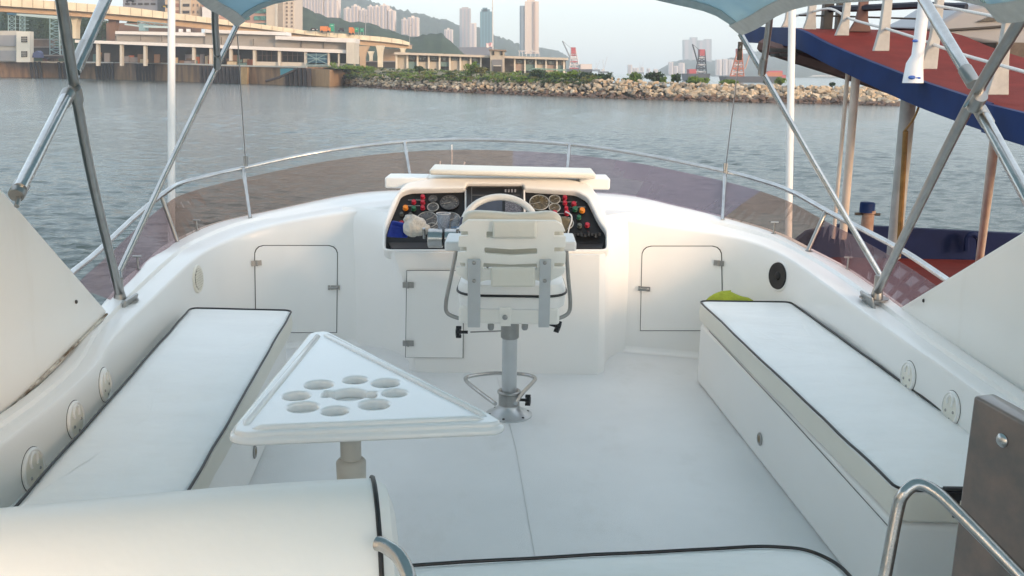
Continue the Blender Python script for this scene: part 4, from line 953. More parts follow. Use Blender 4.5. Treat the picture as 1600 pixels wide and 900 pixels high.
# flat white stanchions with flared feet
def stanch(x0, x1, yb, xt0, xt1, yt, Y, m=boatw):
    a0, a1, b0, b1 = PY(x0, yb, Y), PY(x1, yb, Y), PY(xt0, yt, Y), PY(xt1, yt, Y)
    tp = Vector((0, 0, a0.z + 1.25)); w_ = (b1.x - b0.x)
    zk = lerp(a0.z, b0.z, .45); xm0 = lerp(a0.x, b0.x, .8); xm1 = lerp(a1.x, b1.x, .8)
    sl0 = (b0.x - xm0) / max(b0.z - zk, .01); top_z = a0.z + 1.2
    pts = [(a0.x, a0.z - .02), (a1.x, a1.z - .02), (xm1, zk), (b1.x, b1.z), (b1.x + .02, top_z), (b0.x + .02, top_z), (b0.x, b0.z), (xm0, zk)]
    part(MB().prism([Vector((x, Y, z)) for x, z in pts], (0, .07, 0)), 'stanchion', m, vs, bevel=.008)
stanch(1222, 1233, 40, 1229, 1235, 20, 15.5); stanch(1255, 1276, 45, 1264, 1276, 12, 13.6); stanch(1306, 1327, 53, 1320, 1330, 6, 12.4)
stanch(1366, 1390, 77, 1382, 1395, 2, 11.3); stanch(1439, 1465, 105, 1464, 1476, 2, 10.2); stanch(1543, 1577, 145, 1572, 1584, 28, 8.9)
stanch(1327, 1362, 47, 1343, 1357, 10, 13.2, brownp)
a = PY(1427, 122, 10.2); part(MB().tube([a - Vector((0, 0, .05)), PY(1429, 100, 10.2), PY(1434, 86, 10.2), PY(1443, 10, 10.2), PY(1450, -60, 10.2)], [.105, .085, .062, .058, .055], 16), 'mast_post', mat('post_white', (.76, .77, .78), .4, var=.1), vs)
for q_, r_ in (((1430, 64, 10.13), .026), ((1425, 121, 10.11), .035), ((1434, 122, 10.11), .028)): part(MB().ball(PY(*q_), r_, 1.2, .4, .6), 'paint_mark', mat('blue_marks', (.02, .10, .4), .5), vs)
for x in (1292, 1314): part(MB().box(PY(x, 30, 13.8), (.13, .13, .5)), 'deck_post', black, vs)
part(MB().tube([PY(1292, 14, 13.8), PY(1340, 13, 13.3), PY(1440, 8, 12.5), PY(1510, 11, 12)], .045, 6), 'deck_rail', mat('rail_navy', (.012, .014, .03), .5), vs)
part(MB().tube([PY(1248, 24, 13.8), PY(1300, 25, 13.8), PY(1450, 30, 13.0)], .012, 6), 'deck_wire', seam, vs)
rope = mat('rope_white', (.74, .72, .68), .8, var=.2, scale=60)
part(MB().tube(catmull([PY(1238, 26, 14.2), PY(1272, 18, 13.6), PY(1299, 14, 13.0), PY(1330, 30, 12.3), PY(1385, 45, 11.3), PY(1430, 59, 10.6), PY(1460, 70, 10.2), PY(1510, 87, 9.5), PY(1560, 101, 8.9), PY(1600, 112, 8.5), PY(1680, 135, 7.9)], 4), .016, 8), 'rope', rope, vs)
part(MB().tube(catmull([PY(1440, 6, 10.3), PY(1475, 11, 10.1), PY(1530, 21, 9.4), PY(1575, 31, 8.9), PY(1640, 48, 8.2)], 4), .015, 8), 'rope', rope, vs)
# white hull of a small craft parked beyond it
t = thing('speedboat', 'grey white hull of a small boat lying beyond the red deck at the upper right', 'boat', PY(1520, 95, 14)); 
hp = [PY(1444, 46, 14), PY(1470, 34, 14), PY(1500, 16, 14), PY(1520, 8, 14), PY(1640, -4, 14), PY(1700, 60, 14), PY(1640, 84, 14), PY(1545, 69, 14), PY(1500, 62, 14)]
part(MB().prism(hp, (0, 1.6, .1)), 'hull', mat('hull_grey', (.25, .26, .28), .4, var=.12, scale=.6), t, bevel=.06)
part(MB().tube([PY(1482, 47, 13.96), PY(1545, 43, 13.96), PY(1620, 37, 13.96)], .018, 6), 'rubbing_strake', seam, t)
part(MB().prism([PY(1528, 34, 13.95), PY(1552, 24, 13.95), PY(1578, 24, 13.95), PY(1590, 30, 13.95)], (0, .05, 0)), 'cockpit_window', black, t)
part(MB().box(PY(1592, 80, 13.9), (.9, .5, .22)).box(PY(1592, 88, 13.9), (.7, .4, .14)), 'keel_chock', mat('wood_chock', (.13, .10, .08), .8, var=.4, scale=10), t)
# ================================================================== water
def water_mat():
    m = bpy.data.materials.new('sea_water'); m.use_nodes = True; n = m.node_tree; L = n.links; b = n.nodes['Principled BSDF']
    b.inputs['Base Color'].default_value = (.030, .050, .046, 1); b.inputs['Roughness'].default_value = .13; b.inputs['IOR'].default_value = 1.33
    tc = n.nodes.new('ShaderNodeTexCoord'); prev = None
    for sx, sy, sc_, det, st, dist in ((.7, 1.3, 2.2, 5, 1.0, .10),):
        mp = n.nodes.new('ShaderNodeMapping'); mp.inputs['Scale'].default_value = (sx, sy, 1); mp.inputs['Rotation'].default_value = (0, 0, R(12)); L.new(tc.outputs['Object'], mp.inputs[0])
        z = n.nodes.new('ShaderNodeTexNoise'); z.inputs['Scale'].default_value = sc_; z.inputs['Detail'].default_value = det; z.inputs['Roughness'].default_value = .6; L.new(mp.outputs[0], z.inputs[0])
        bp = n.nodes.new('ShaderNodeBump'); bp.inputs['Strength'].default_value = st; bp.inputs['Distance'].default_value = dist; L.new(z.outputs[0], bp.inputs['Height'])
        if prev: L.new(prev.outputs[0], bp.inputs['Normal'])
        prev = bp
    L.new(prev.outputs[0], b.inputs['Normal']); return m
import numpy as np
rs = np.random.RandomState(4); NR, NC = 900, 620
yy = 9 * (340 / 9) ** (np.arange(NR) / (NR - 1)); tt = np.tan(np.radians(np.linspace(-43, 43, NC)))
YY = np.repeat(yy[:, None], NC, 1); XX = YY * tt[None, :]; ZZ = np.zeros_like(XX); dr = YY * ((340 / 9) ** (1 / (NR - 1)) - 1); dx_ = YY * (tt[NC // 2 + 1] - tt[NC // 2]); dd = np.maximum(dr, dx_ * .6)
for k in range(90):
    lam = .26 * (9 ** rs.rand()) ; th = np.radians(78 + rs.randn() * 34); kx, ky = np.cos(th) * 2 * np.pi / lam, np.sin(th) * 2 * np.pi / lam
    amp = .0051 * lam ** .85 * (1.0 if lam < 1.1 else .42); wgt = np.clip((lam - 2 * dd) / (2 * dd), 0, 1)
    ph = kx * XX + ky * YY + rs.rand() * 6.28 + 1.3 * np.sin(XX * .11 * rs.rand() + YY * .07 * rs.rand() + rs.rand() * 6); ZZ += amp * wgt * (np.sin(ph) + .3 * np.sin(2 * ph + 1.2))
gust = .72 + .34 * np.sin(XX * .021 + YY * .045 + 1) * np.sin(YY * .028 - XX * .012 + 2) + .26 * np.sin(YY * .11 + 3 * np.sin(XX * .03) + XX * .015)
gust = np.clip(gust * np.clip(1.25 - YY / 420, .5, 1.1), .12, 1.3)
ZZ = WZ + ZZ * gust
cosv = np.stack([XX, YY, ZZ], -1).reshape(-1, 3); base = np.array([(-4700, -2500, WZ - .35), (4700, -2500, WZ - .35), (4700, 4900, WZ - .35), (-4700, 4900, WZ - .35)])
ii = np.arange((NR - 1) * NC).reshape(NR - 1, NC)[:, :-1].ravel(); quads = np.stack([ii, ii + 1, ii + NC + 1, ii + NC], -1); nv = len(cosv)
allq = np.concatenate([quads, [[nv, nv + 1, nv + 2, nv + 3]]]); allv = np.concatenate([cosv, base]) - np.array([0, 0, WZ])
me = bpy.data.meshes.new('sea'); me.vertices.add(len(allv)); me.vertices.foreach_set('co', allv.astype(np.float32).ravel()); me.loops.add(allq.size); me.loops.foreach_set('vertex_index', allq.astype(np.int32).ravel())
me.polygons.add(len(allq)); me.polygons.foreach_set('loop_start', np.arange(0, allq.size, 4, dtype=np.int32)); me.polygons.foreach_set('use_smooth', np.ones(len(allq), bool)); me.update(calc_edges=True); me.materials.append(water_mat())
sea = bpy.data.objects.new('sea', me); sea.location = (0, 0, WZ); C.objects.link(sea); sea['kind'] = 'structure'

# ================================================================== far shore, built from stations (x, y_top, y_bottom, distance)
def slab(st, th, mb=None, dz=0):
    mb = mb or MB(); rows = []
    for x, yt, yb, Y in st:
        a, b = PY(x, yt, Y), PY(x, yb, Y); o = Vector((0, th, 0)); rows.append([a, a + o, Vector((b.x, b.y + th, b.z)), b])
    mb.grid(rows, True); n = len(rows); mb.f.append((0, 1, 2, 3)); k = (n - 1) * 4; mb.f.append((k + 3, k + 2, k + 1, k)); return mb
conc = mat('quay_concrete', (.34, .20, .10), .9, col2=(.085, .05, .033), scale=.16, detail=10, stretch=(2.2, 1.6, .5), bump=.3, bscale=2)
concl = mat('pale_concrete', (.52, .49, .43), .85, var=.15, scale=.3, detail=8)
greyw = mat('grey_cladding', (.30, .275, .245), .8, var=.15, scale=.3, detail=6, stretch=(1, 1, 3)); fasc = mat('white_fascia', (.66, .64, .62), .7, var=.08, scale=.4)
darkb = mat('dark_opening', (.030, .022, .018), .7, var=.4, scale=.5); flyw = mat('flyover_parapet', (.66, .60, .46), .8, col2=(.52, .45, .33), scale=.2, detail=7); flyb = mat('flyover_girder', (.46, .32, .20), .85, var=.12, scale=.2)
timber = mat('timber_fender', (.060, .045, .04), .85, col2=(.014, .014, .022), scale=1.2, detail=6, stretch=(2, 2, .3))
cyan = mat('cyan_steel', (.22, .34, .36), .55, var=.2, scale=1); bluep = mat('blue_gate', (.03, .12, .20), .5, var=.2, scale=1)
def qY(x): return interp([(-400, 470), (0, 402), (100, 405), (200, 372), (300, 322), (400, 300), (515, 274)], x)
def wl(x): # waterline row in the photo for a point on the quay
    return yh(x) + 5.0 * F / qY(x) * 1.0
q = thing('quay_wall', 'stained brown concrete quay wall along the far left shore', 'quay', PY(250, 122, 345)); 
slab_st = lambda f_top, xs, dY=0: [(x, f_top(x), wl(x) + 3, qY(x) + dY) for x in xs]
xs = [-300, -150, 0, 60, 100, 150, 200, 250, 300, 350, 400, 450, 478]
qt = lambda x: interp([(-300, 92), (0, 95), (100, 97), (200, 97), (300, 100), (400, 103), (515, 105)], x)
part(slab([(x, qt(x), wl(x) + 3, qY(x)) for x in xs], 60), 'wall', conc, q, smooth=False)
part(slab([(484, 107, 137, 283), (515, 109, 137, 274)], 40), 'end_block', mat('orange_concrete', (.40, .24, .12), .9, var=.35, scale=.4, detail=8, stretch=(2, 2, .5)), q, smooth=False)
part(slab([(376, 105, 131, 300), (386, 105, 131, 298)], 2, dz=0), 'buttress', mat('ochre_concrete', (.42, .27, .12), .9, var=.3, scale=.6), q, smooth=False)
part(slab([(x, qt(x) - .8, qt(x) + 1.6, qY(x) - 1.2) for x in xs], 2), 'coping', concl, q, smooth=False)
# blue boat ramp shape and sloping brow
t = thing('landing_ramp', 'dark sloping landing ramp with blue plate below the terminal', 'ramp', PY(450, 125, 285))
part(MB().prism([PY(438, 107, 284), PY(465, 107, 284), PY(462, 110, 284), PY(438, 120, 284)], (0, .6, 0)), 'plate', mat('teal_plate', (.02, .14, .20), .5), t)
part(MB().tube([PY(415, 127, 284), PY(436, 121, 284), PY(466, 107, 284)], .35, 6), 'ramp_beam', timber, t)
n_ = 0
fx = [48, 55, 62, 92, 100, 108] + list(range(150, 178, 5)) + list(range(214, 242, 5)) + list(range(314, 376, 6)) + list(range(448, 484, 7))
prev = None
for x in fx:
    y0 = qt(x) + (1 if x < 120 else 3 if x < 300 else 4); Y = qY(x) - 1.6; a = PY(x, y0, Y)
    gl = [x_ for x_ in fx if (x_ < 70) == (x < 70) and (x_ < 120) == (x < 120) and (x_ < 180) == (x < 180) and (x_ < 250) == (x < 250) and (x_ < 400) == (x < 400)]
    lab = ['leftmost', 'second', 'third', 'fourth', 'fifth', 'sixth', 'seventh', 'eighth', 'ninth', 'tenth', 'eleventh', 'twelfth'][gl.index(x)] + ' dark timber pile of the cluster ' + ('by the white port building' if x < 70 else 'under the lattice gantry tower' if x < 120 else 'under the sloping walkway' if x < 180 else 'left of the tall white pole' if x < 250 else 'below the long terminal' if x < 400 else 'beside the orange concrete end block')
    g = MB().box((a.x, Y, (a.z + WZ) / 2), (1.05 if x > 200 else .8, .8, a.z - WZ + .6), Matrix.Rotation(R(random.uniform(-1.5, 1.5)), 3, 'Y'))
    solo(g, 'fender_pile', timber, lab, 'fender', 'timber fender piles along the quay, ' + ('left end' if x < 120 else 'middle' if x < 300 else 'right end'), smooth=False)
t = thing('walkway', 'thin grey sloping walkway above the timber fenders on the far quay', 'walkway', PY(190, 90, 380))
part(slab([(138, 91, 94, 375), (180, 86, 89, 372), (222, 82.5, 84.5, 368), (238, 83, 85, 366)], 2), 'deck', mat('walk_grey', (.22, .21, .2), .8), t, smooth=False)
for x, y in ((150, 91), (178, 88), (205, 85), (234, 84)): part(MB().tube([PY(x, y, 376), PY(x, 98, 376)], .22, 6), 'leg', timber, t)

# long ferry terminal
def box_px(x0, yt, x1, yb, Y, th, mb=None): return slab([(x0, yt, yb, Y), (x1, yt, yb, Y)], th, mb)
t = thing('ferry_terminal', 'long low grey terminal building with white fascias and open ground floor bays', 'building', PY(330, 98, 335)); T = t
TY = 340
part(slab([(117, 62, 66.5, TY - 3), (300, 68.5, 73.5, TY - 3), (430, 74, 79, TY - 3), (545, 78, 83.5, TY - 3)], 8), 'lower_fascia', fasc, t, smooth=False)
part(slab([(180, 48.5, 53, TY - 1), (320, 51, 56.5, TY - 1)], 8), 'upper_fascia', fasc, t, smooth=False)
part(slab([(320, 46, 51, TY - 2), (447, 50, 55.5, TY - 2)], 8), 'upper_fascia', fasc, t, smooth=False)
part(slab([(430, 56, 61.5, TY - 4), (555, 60, 67, TY - 4)], 10), 'upper_fascia', fasc, t, smooth=False)
part(slab([(180, 53, 64, TY + 1), (320, 56, 69, TY + 1)], 6), 'upper_wall', greyw, t, smooth=False)
part(slab([(320, 50, 69, TY), (447, 54, 75, TY)], 6), 'upper_wall', greyw, t, smooth=False)
part(slab([(430, 61, 74.5, TY - 1), (543, 65, 79, TY - 1)], 6), 'upper_wall', greyw, t, smooth=False)
part(slab([(541, 66, 99, TY - 5), (554, 66.5, 100, TY - 5)], 10), 'end_wall', concl, t, smooth=False)
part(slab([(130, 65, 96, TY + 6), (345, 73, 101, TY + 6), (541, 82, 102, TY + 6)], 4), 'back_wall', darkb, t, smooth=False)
part(slab([(398, 96, 103, TY - 1), (541, 99, 104, TY - 1)], 3), 'plinth', concl, t, smooth=False)
for x in (150, 187, 224, 262, 300, 327, 358, 395, 434, 475, 512, 528, 552):
    w_ = 4 if x < 500 else 2.4; yt = interp([(117, 66), (300, 73), (545, 83)], x)
    part(box_px(x, yt, x + w_, 103, TY - 2.2, 1.6), 'column', concl, t, smooth=False)
for x0, x1 in ((400, 433), (439, 474)):
    for k in range(5):
        x = lerp(x0 + 2, x1 - 2, k / 4); part(box_px(x, 79, x + .7, 96, TY + .5, .3), 'bay_post', mat('bay_brown', (.10, .075, .06), .8), t, smooth=False)
    part(box_px(x0, 86, x1, 86.8, TY + .4, .3), 'bay_rail', mat('bay_brown', (.1, .08, .06)), t, smooth=False)
part(slab([(180, 56, 57, TY - 1.3), (181, 56, 66, TY - 1.3)], .5), 'downpipe', seam, t, smooth=False)
for x in (219, 252, 345, 395, 470, 505): part(box_px(x, interp([(180, 53.5), (320, 56), (430, 62), (545, 66)], x) + .5, x + 1, interp([(180, 62), (320, 68), (545, 77)], x), TY - 1.6, .5), 'panel_joint', mat('joint_brown', (.14, .12, .10), .9), t, smooth=False)
rc = random.Random(3); clut = [mat('crate_rust', (.32, .10, .05), .8), mat('crate_cream', (.52, .42, .28), .8), mat('crate_grey', (.20, .19, .20), .8), mat('crate_brown', (.20, .12, .07), .8), mat('crate_teal', (.10, .18, .17), .8)]
for k in range(34):
    x = rc.uniform(140, 395); ybt = interp([(130, 95), (300, 99), (400, 102)], x); hgt = rc.uniform(4, 15); wd_ = rc.uniform(4, 15)
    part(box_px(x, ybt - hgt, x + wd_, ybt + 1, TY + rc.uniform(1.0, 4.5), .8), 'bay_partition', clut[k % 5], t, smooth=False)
g = MB()
for a, b in (((478, 84), (511, 100)), ((511, 84), (478, 100)), ((478, 92), (511, 92)), ((494, 83), (494, 101)), ((478, 86), (511, 86)), ((478, 101), (511, 101)), ((478, 103), (516, 103))): g.tube([PY(*a, TY - 3), PY(*b, TY - 3)], .13, 5)
part(g, 'lattice_gate', cyan, t, smooth=False); part(box_px(478, 83, 511, 102, TY - 1, .4), 'gate_panel', bluep, t, smooth=False)
# white port building at the far left edge
t = thing('port_building', 'white two storey port building with grey wall bands at the left edge', 'building', PY(20, 96, 396))
part(box_px(-60, 48, 26, 96, 398, 5), 'wall', concl, t, smooth=False); part(box_px(25.5, 49, 46.5, 97, 394, 3.2), 'stair_tower', mat('sunny_white', (.74, .71, .62), .8, var=.06, scale=.5), t, smooth=False)  # warm sunlight on the right face is put into its white
for y0, y1 in ((55, 72), (79, 95)): part(box_px(-60, y0, 25, y1, 397.4, .8), 'grey_band', mat('band_grey', (.30, .30, .31), .8, var=.08, scale=.5), t, smooth=False)
for y0 in (57, 80):
    wnd = part(box_px(33, y0, 42, y0 + 9, 393.7, .5), 'window', darkb, t, smooth=False)
    g = MB()
    for k in range(1, 3): g.tube([PY(33 + 3 * k, y0, 393.5), PY(33 + 3 * k, y0 + 9, 393.5)], .1, 4); g.tube([PY(33, y0 + 3 * k, 393.5), PY(42, y0 + 3 * k, 393.5)], .1, 4)
    part(g, 'bars', concl, wnd)
# sheds and clutter between it and the terminal
for x0, yt, x1, yb, Y, m, lab in ((50, 62, 76, 74, 415, mat('shed_brown', (.17, .12, .09), .85, var=.4, scale=.5), 'low brown grey shed behind the white port building'), (48, 74, 96, 90, 412, darkb, 'dark open shed between the port building and the lattice gantry'), (48, 87, 104, 91, 401, timber, 'dark flat pontoon roof on the quay edge under the gantry')):
    t = thing('quay_shed', lab, 'shed', PY(x0, yb, Y)); part(box_px(x0, yt, x1, yb, Y, 6), 'wall', m, t, smooth=False); part(box_px(x0 - 1, yt - 1.4, x1 + 1, yt + .4, Y - .6, 8), 'roof', mat('shed_roof', (.22, .20, .19), .8), t, smooth=False)
rq = random.Random(21)
for i_, (x, w_, h_, cc) in enumerate(((66, 7, 5, 'crate_rust'), (75, 9, 7, 'crate_brown'), (101, 8, 6, 'crate_grey'), (180, 10, 5, 'crate_teal'), (207, 8, 6, 'crate_brown'), (232, 12, 4, 'crate_rust'), (288, 10, 5, 'crate_grey'), (355, 9, 6, 'crate_cream'), (372, 8, 4, 'crate_teal'))):
    yb_ = qt(x); t = thing('quay_cargo', ['rusty cargo box on the quay edge just right of the white port building', 'brown cargo box under the lattice gantry', 'grey cargo box right of the lattice gantry tower', 'dark teal cargo box at the low end of the walkway', 'brown cargo box under the middle of the walkway', 'long rusty cargo box left of the tall white pole', 'grey cargo box right of the tall white pole', 'cream cargo box beneath the canopy corner wire', 'small dark teal cargo box right of the cream one'][i_], 'cargo', PY(x, yb_, qY(x) + 3))
    m_ = mat(cc, dict(crate_rust=(.32, .10, .05), crate_brown=(.20, .12, .07), crate_grey=(.20, .19, .20), crate_teal=(.10, .18, .17), crate_cream=(.52, .42, .28))[cc], .8)
    part(box_px(x, yb_ - h_, x + w_, yb_ + .5, qY(x) + 3, 4), 'box', m_, t, smooth=False); part(box_px(x - .5, yb_ - h_ - .7, x + w_ + .5, yb_ - h_ + .2, qY(x) + 2.8, 4.4), 'lid', darkb, t, smooth=False)
p = PY(60, 88, 396); solo(MB().prism([PY(50, 90, 396), PY(52, 82, 396), PY(58, 79, 396), (PY(62, 82, 396)), PY(63, 90, 396)], (0, 3, 0)), 'covered_boat', mat('tarp_blue', (.08, .10, .22), .6), 'small boat under a bluish cover on the quay beside the port building', 'boat')
# lattice gantries
def lattice(x0, y0, x1, y1, Y, parent, name, n=5, r_=.16, th=3.0, m=cyan, taper=1.0):
    g = MB(); xm = (x0 + x1) / 2
    for dY in (0, th):
        for k in range(n):
            ya, yb = lerp(y0, y1, k / n), lerp(y0, y1, (k + 1) / n); wa, wb = lerp(taper, 1, k / n), lerp(taper, 1, (k + 1) / n)
            A_, B_ = PY(xm + (x0 - xm) * wa, ya, Y + dY), PY(xm + (x1 - xm) * wa, ya, Y + dY); C_, D_ = PY(xm + (x0 - xm) * wb, yb, Y + dY), PY(xm + (x1 - xm) * wb, yb, Y + dY)
            for a, b in ((A_, C_), (B_, D_)): g.tube([a, b], r_ * 1.3, 4)
            for a, b in ((A_, D_), (B_, C_), (A_, B_)): g.tube([a, b], r_ * .7, 4)
            if dY == 0:
                for a in (A_, B_): g.tube([a, a + Vector((0, th, 0))], r_ * .7, 4)
    return part(g, name, m, parent, smooth=False)
def hlattice(x0, y0, x1, y1, h, Y, parent, name, n=8, r_=.14, th=3.0, m=cyan):
    g = MB()
    for dY in (0, th):
        for k in range(n):
            xa, xb = lerp(x0, x1, k / n), lerp(x0, x1, (k + 1) / n); ya, yb = lerp(y0, y1, k / n), lerp(y0, y1, (k + 1) / n)
            A_, B_, C_, D_ = PY(xa, ya, Y + dY), PY(xb, yb, Y + dY), PY(xa, ya + h, Y + dY), PY(xb, yb + h, Y + dY)
            for a, b in ((A_, B_), (C_, D_)): g.tube([a, b], r_ * 1.4, 4)
            for a, b in ((A_, D_), (B_, C_) if k % 2 else (A_, C_)): g.tube([a, b], r_ * .7, 4)
    return part(g, name, m, parent, smooth=False)
t = thing('lattice_gantry', 'pale cyan lattice steel gantry over the quay beside the white port building', 'gantry', PY(60, 96, 410))
hlattice(12, 13, 92, 18, 8, 404, t, 'walkway_truss', 10); part(slab([(25, 20, 24, 403.5), (92, 25, 30, 403.5)], 3), 'girder', mat('cyan_beam', (.40, .50, .50), .6), t, smooth=False)
part(box_px(11, 17, 25, 23, 403, 4), 'machine_box', bluep, t, smooth=False)
lattice(13, 23, 24, 50, 404, t, 'tower', 4); lattice(31, 25, 39, 50, 404, t, 'tower', 4); lattice(78, 28, 98, 86, 404, t, 'tower', 7, .18)
part(MB().tube([PY(92, 28, 403), PY(94, 90, 403)], .3, 5), 'tower_leg', mat('cyan_beam', (.4, .5, .5)), t)
t = thing('loading_gantry', 'small pale cyan gantry on the terminal roof under the flyover', 'gantry', PY(235, 50, 345))
hlattice(215, 33, 268, 38, 5, 343, t, 'boom_truss', 7, .12); part(box_px(217, 37, 227, 48, 342.6, 3), 'machine_house', cyan, t, smooth=False); part(MB().tube([PY(195, 38, 343), PY(218, 41, 343)], .3, 5), 'jib', mat('cyan_beam', (.4, .5, .5)), t)
part(slab([(224, 40, 43, 342), (268, 41, 44, 342)], 2), 'boom_beam', mat('cyan_beam', (.4, .5, .5)), t, smooth=False)
# roof clutter vents
t = thing('roof_plant', 'small white roof plant boxes on the terminal left of the canopy corner', 'roof plant', PY(285, 48, 345))
for x in (279, 291): part(box_px(x, 45, x + 4, 50, 345, 2), 'unit', fasc, t, smooth=False)

# flyover
fy = lambda x: interp([(-150, 300), (0, 330), (300, 372), (560, 410), (640, 425)], x)
P_top = [(-150, -16), (0, -5), (100, 3), (200, 11), (300, 24), (400, 37), (480, 48), (560, 54.5), (600, 58), (625, 61.5), (640, 66)]
P_mid = [(-150, -4), (0, 9), (100, 15.5), (180, 22), (280, 31), (400, 44), (480, 54.5), (560, 62), (600, 65.5), (625, 68.5), (640, 71)]
P_bot = [(-150, 6), (0, 18), (100, 24), (180, 30.5), (300, 43), (400, 53), (480, 62), (560, 70), (600, 73), (625, 75), (636, 76)]
X_ = [-150, -60, 0, 50, 100, 150, 200, 250, 300, 350, 400, 440, 480, 520, 560, 580, 600, 612, 625, 634, 640]
t = thing('flyover', 'curving concrete flyover with sunlit parapet crossing above the terminal', 'flyover', PY(592, 105, 400)); FL = t
part(slab([(x, interp(P_top, x), interp(P_mid, x), fy(x)) for x in X_], 1.5), 'parapet', flyw, t, smooth=False)
part(slab([(x, interp(P_mid, x) - 1, interp(P_bot, x), fy(x) + 2.5) for x in X_], 10), 'girder', flyb, t, smooth=False)
part(slab([(x, interp(P_top, x) + 2, interp(P_top, x) + 4, fy(x) + 1.5) for x in X_], 14), 'road_deck', mat('road_grey', (.12, .12, .12), .9), t, smooth=False)
part(slab([(x, interp(P_top, x), interp(P_mid, x), fy(x) + 16) for x in X_], 1), 'parapet', flyw, t, smooth=False)
g = MB()
for x in range(0, 630, 17): g.add(*(lambda m: (m.v, m.f))(box_px(x, interp(P_top, x) + .3, x + .35, interp(P_mid, x) - .3, fy(x) - .15, .2)))
part(g, 'parapet_joints', mat('joint_tan', (.30, .24, .16), .9), t, kind='stuff', smooth=False)
def pier(x0, x1, yt, yb, Y, flare, m=flyw):
    xm = (x0 + x1) / 2; hw = (x1 - x0) / 2
    prof = [(hw + flare, yt), (hw + flare * .75, lerp(yt, yb, .10)), (hw + flare * .3, lerp(yt, yb, .28)), (hw, lerp(yt, yb, .5)), (hw * .95, yb)]
    rows = []
    for w_, y in prof:
        a = PY(xm - w_, y, Y); b = PY(xm + w_, y, Y); rows.append([a, b, b + Vector((0, 3.2, 0)), a + Vector((0, 3.2, 0))])
    g = MB().grid(rows, True); part(g, 'pier', m, FL, smooth=False)
pier(562, 570, 72, 106, 398, 6.5, flyb); pier(590, 597, 71, 105, 404, 3); pier(577, 581, 80, 96, 470, 3); pier(113, 119, 23, 60, 352, 4.5); pier(626, 632, 75, 84, 415, 2); pier(170, 180, 30, 62, 360, 1, mat('shade_brick', (.22, .13, .09), .9, var=.2))
part(slab([(598, 75, 95, 440), (632, 78, 95, 440)], 3), 'abutment', flyb, t, smooth=False)
t = thing('storage_shed', 'dark low shed standing beneath the flyover piers', 'shed', PY(600, 104, 415)); part(box_px(571, 96, 618, 106, 418, 8), 'wall', darkb, t, smooth=False); part(box_px(570, 95.2, 619, 97, 417, 10), 'roof', mat('shed_roof', (.2, .2, .2)), t, smooth=False)
# traffic and signs up there
def truck(x0, x1, yt, yb, Y, body, lab, cab=True):
    t = thing('lorry' if cab else 'car', lab, 'lorry' if cab else 'car', PY(x0, yb, Y))
    if cab:
        part(box_px(x0, yt, lerp(x0, x1, .72), yb - 1.2, Y, 2.4), 'body', body, t, smooth=False); part(box_px(lerp(x0, x1, .76), yt + 2.0, x1, yb - 1.2, Y + .1, 2.2), 'cab', body, t, smooth=False)
    else:
        part(box_px(x0, lerp(yt, yb, .5), x1, yb - .8, Y, 1.8), 'body', body, t, bevel=.2); part(box_px(lerp(x0, x1, .2), yt, lerp(x0, x1, .8), lerp(yt, yb, .55), Y + .1, 1.6), 'cabin', darkb, t, bevel=.2)
    for k in (.18, .8):
        p = PY(lerp(x0, x1, k), yb - .9, Y - .1); part(MB().lathe(p, [(.45, 0), (.45, .3)], 12, (0, 1, 0)), 'wheel', black, t)
org = mat('orange_paint', (.62, .20, .05), .5); sgn = mat('sign_green', (.01, .26, .15), .5)
truck(500, 516, 41, 50, 399, org, 'orange lorry on the flyover left of the first green sign'); truck(545, 553, 42.5, 53.5, 406, org, 'small orange lorry on the flyover between the green signs')
truck(528, 538, 43.5, 49, 402, mat('car_dark', (.03, .035, .05), .3), 'dark car on the flyover between the two green signs', False); truck(484, 495, 43.5, 47.5, 396, mat('car_white', (.6, .6, .6), .3), 'white car on the flyover behind the orange lorry', False)
truck(196, 210, -2, 3, 368, mat('car_dark', (.03, .035, .05), .3), 'dark vehicle high on the flyover near the diagonal tube', False); truck(251, 263, 7, 11.5, 371, mat('car_yellow', (.6, .42, .04), .3), 'yellow taxi on the flyover just left of the tall white pole', False)
for x0, x1, y0, y1, Y, lab in ((515, 522, 37, 49, 400, 'tall green road sign on the flyover behind the orange lorry'), (554, 560, 43, 50, 408, 'green road sign on the flyover right of the small orange lorry'), (563, 568, 44, 50, 409, 'smallest green road sign on the flyover, furthest right')):
    t = thing('road_sign', lab, 'sign', PY(x0, y1 + 4, Y)); part(box_px(x0, y0, x1, y1, Y, .3), 'board', sgn, t, smooth=False)
    part(MB().tube([PY(x0, y0, Y + .4), PY(x0, y1 + 6, Y + .4)], .12, 5).tube([PY(x1, y0, Y + .4), PY(x1, y1 + 6, Y + .4)], .12, 5), 'frame', mat('sign_post', (.25, .35, .3)), t)
    part(box_px(x0 + 1.5, y0 + 2, x1 - 1.5, y0 + 3.5, Y - .05, .06), 'marking', mat('sign_white', (.3, .55, .45)), t, smooth=False)
for x, y0, y1 in ((571, 25, 57), (640, 40, 70)):
    t = thing('lamp_post', 'thin grey lamp post on the flyover ' + ('above the terminal end' if x < 600 else 'at its right end'), 'lamp post', PY(x, y1, 412), 'flyover lamp posts')
    part(MB().tube([PY(x, y1, 412), PY(x, y0, 412)], .10, 5), 'post', mat('lamp_grey', (.35, .35, .35)), t); part(MB().tube([PY(x, y0, 412), PY(x + 4, y0 - .8, 412)], .12, 5), 'arm', mat('lamp_grey', (.3, .3, .3)), t)

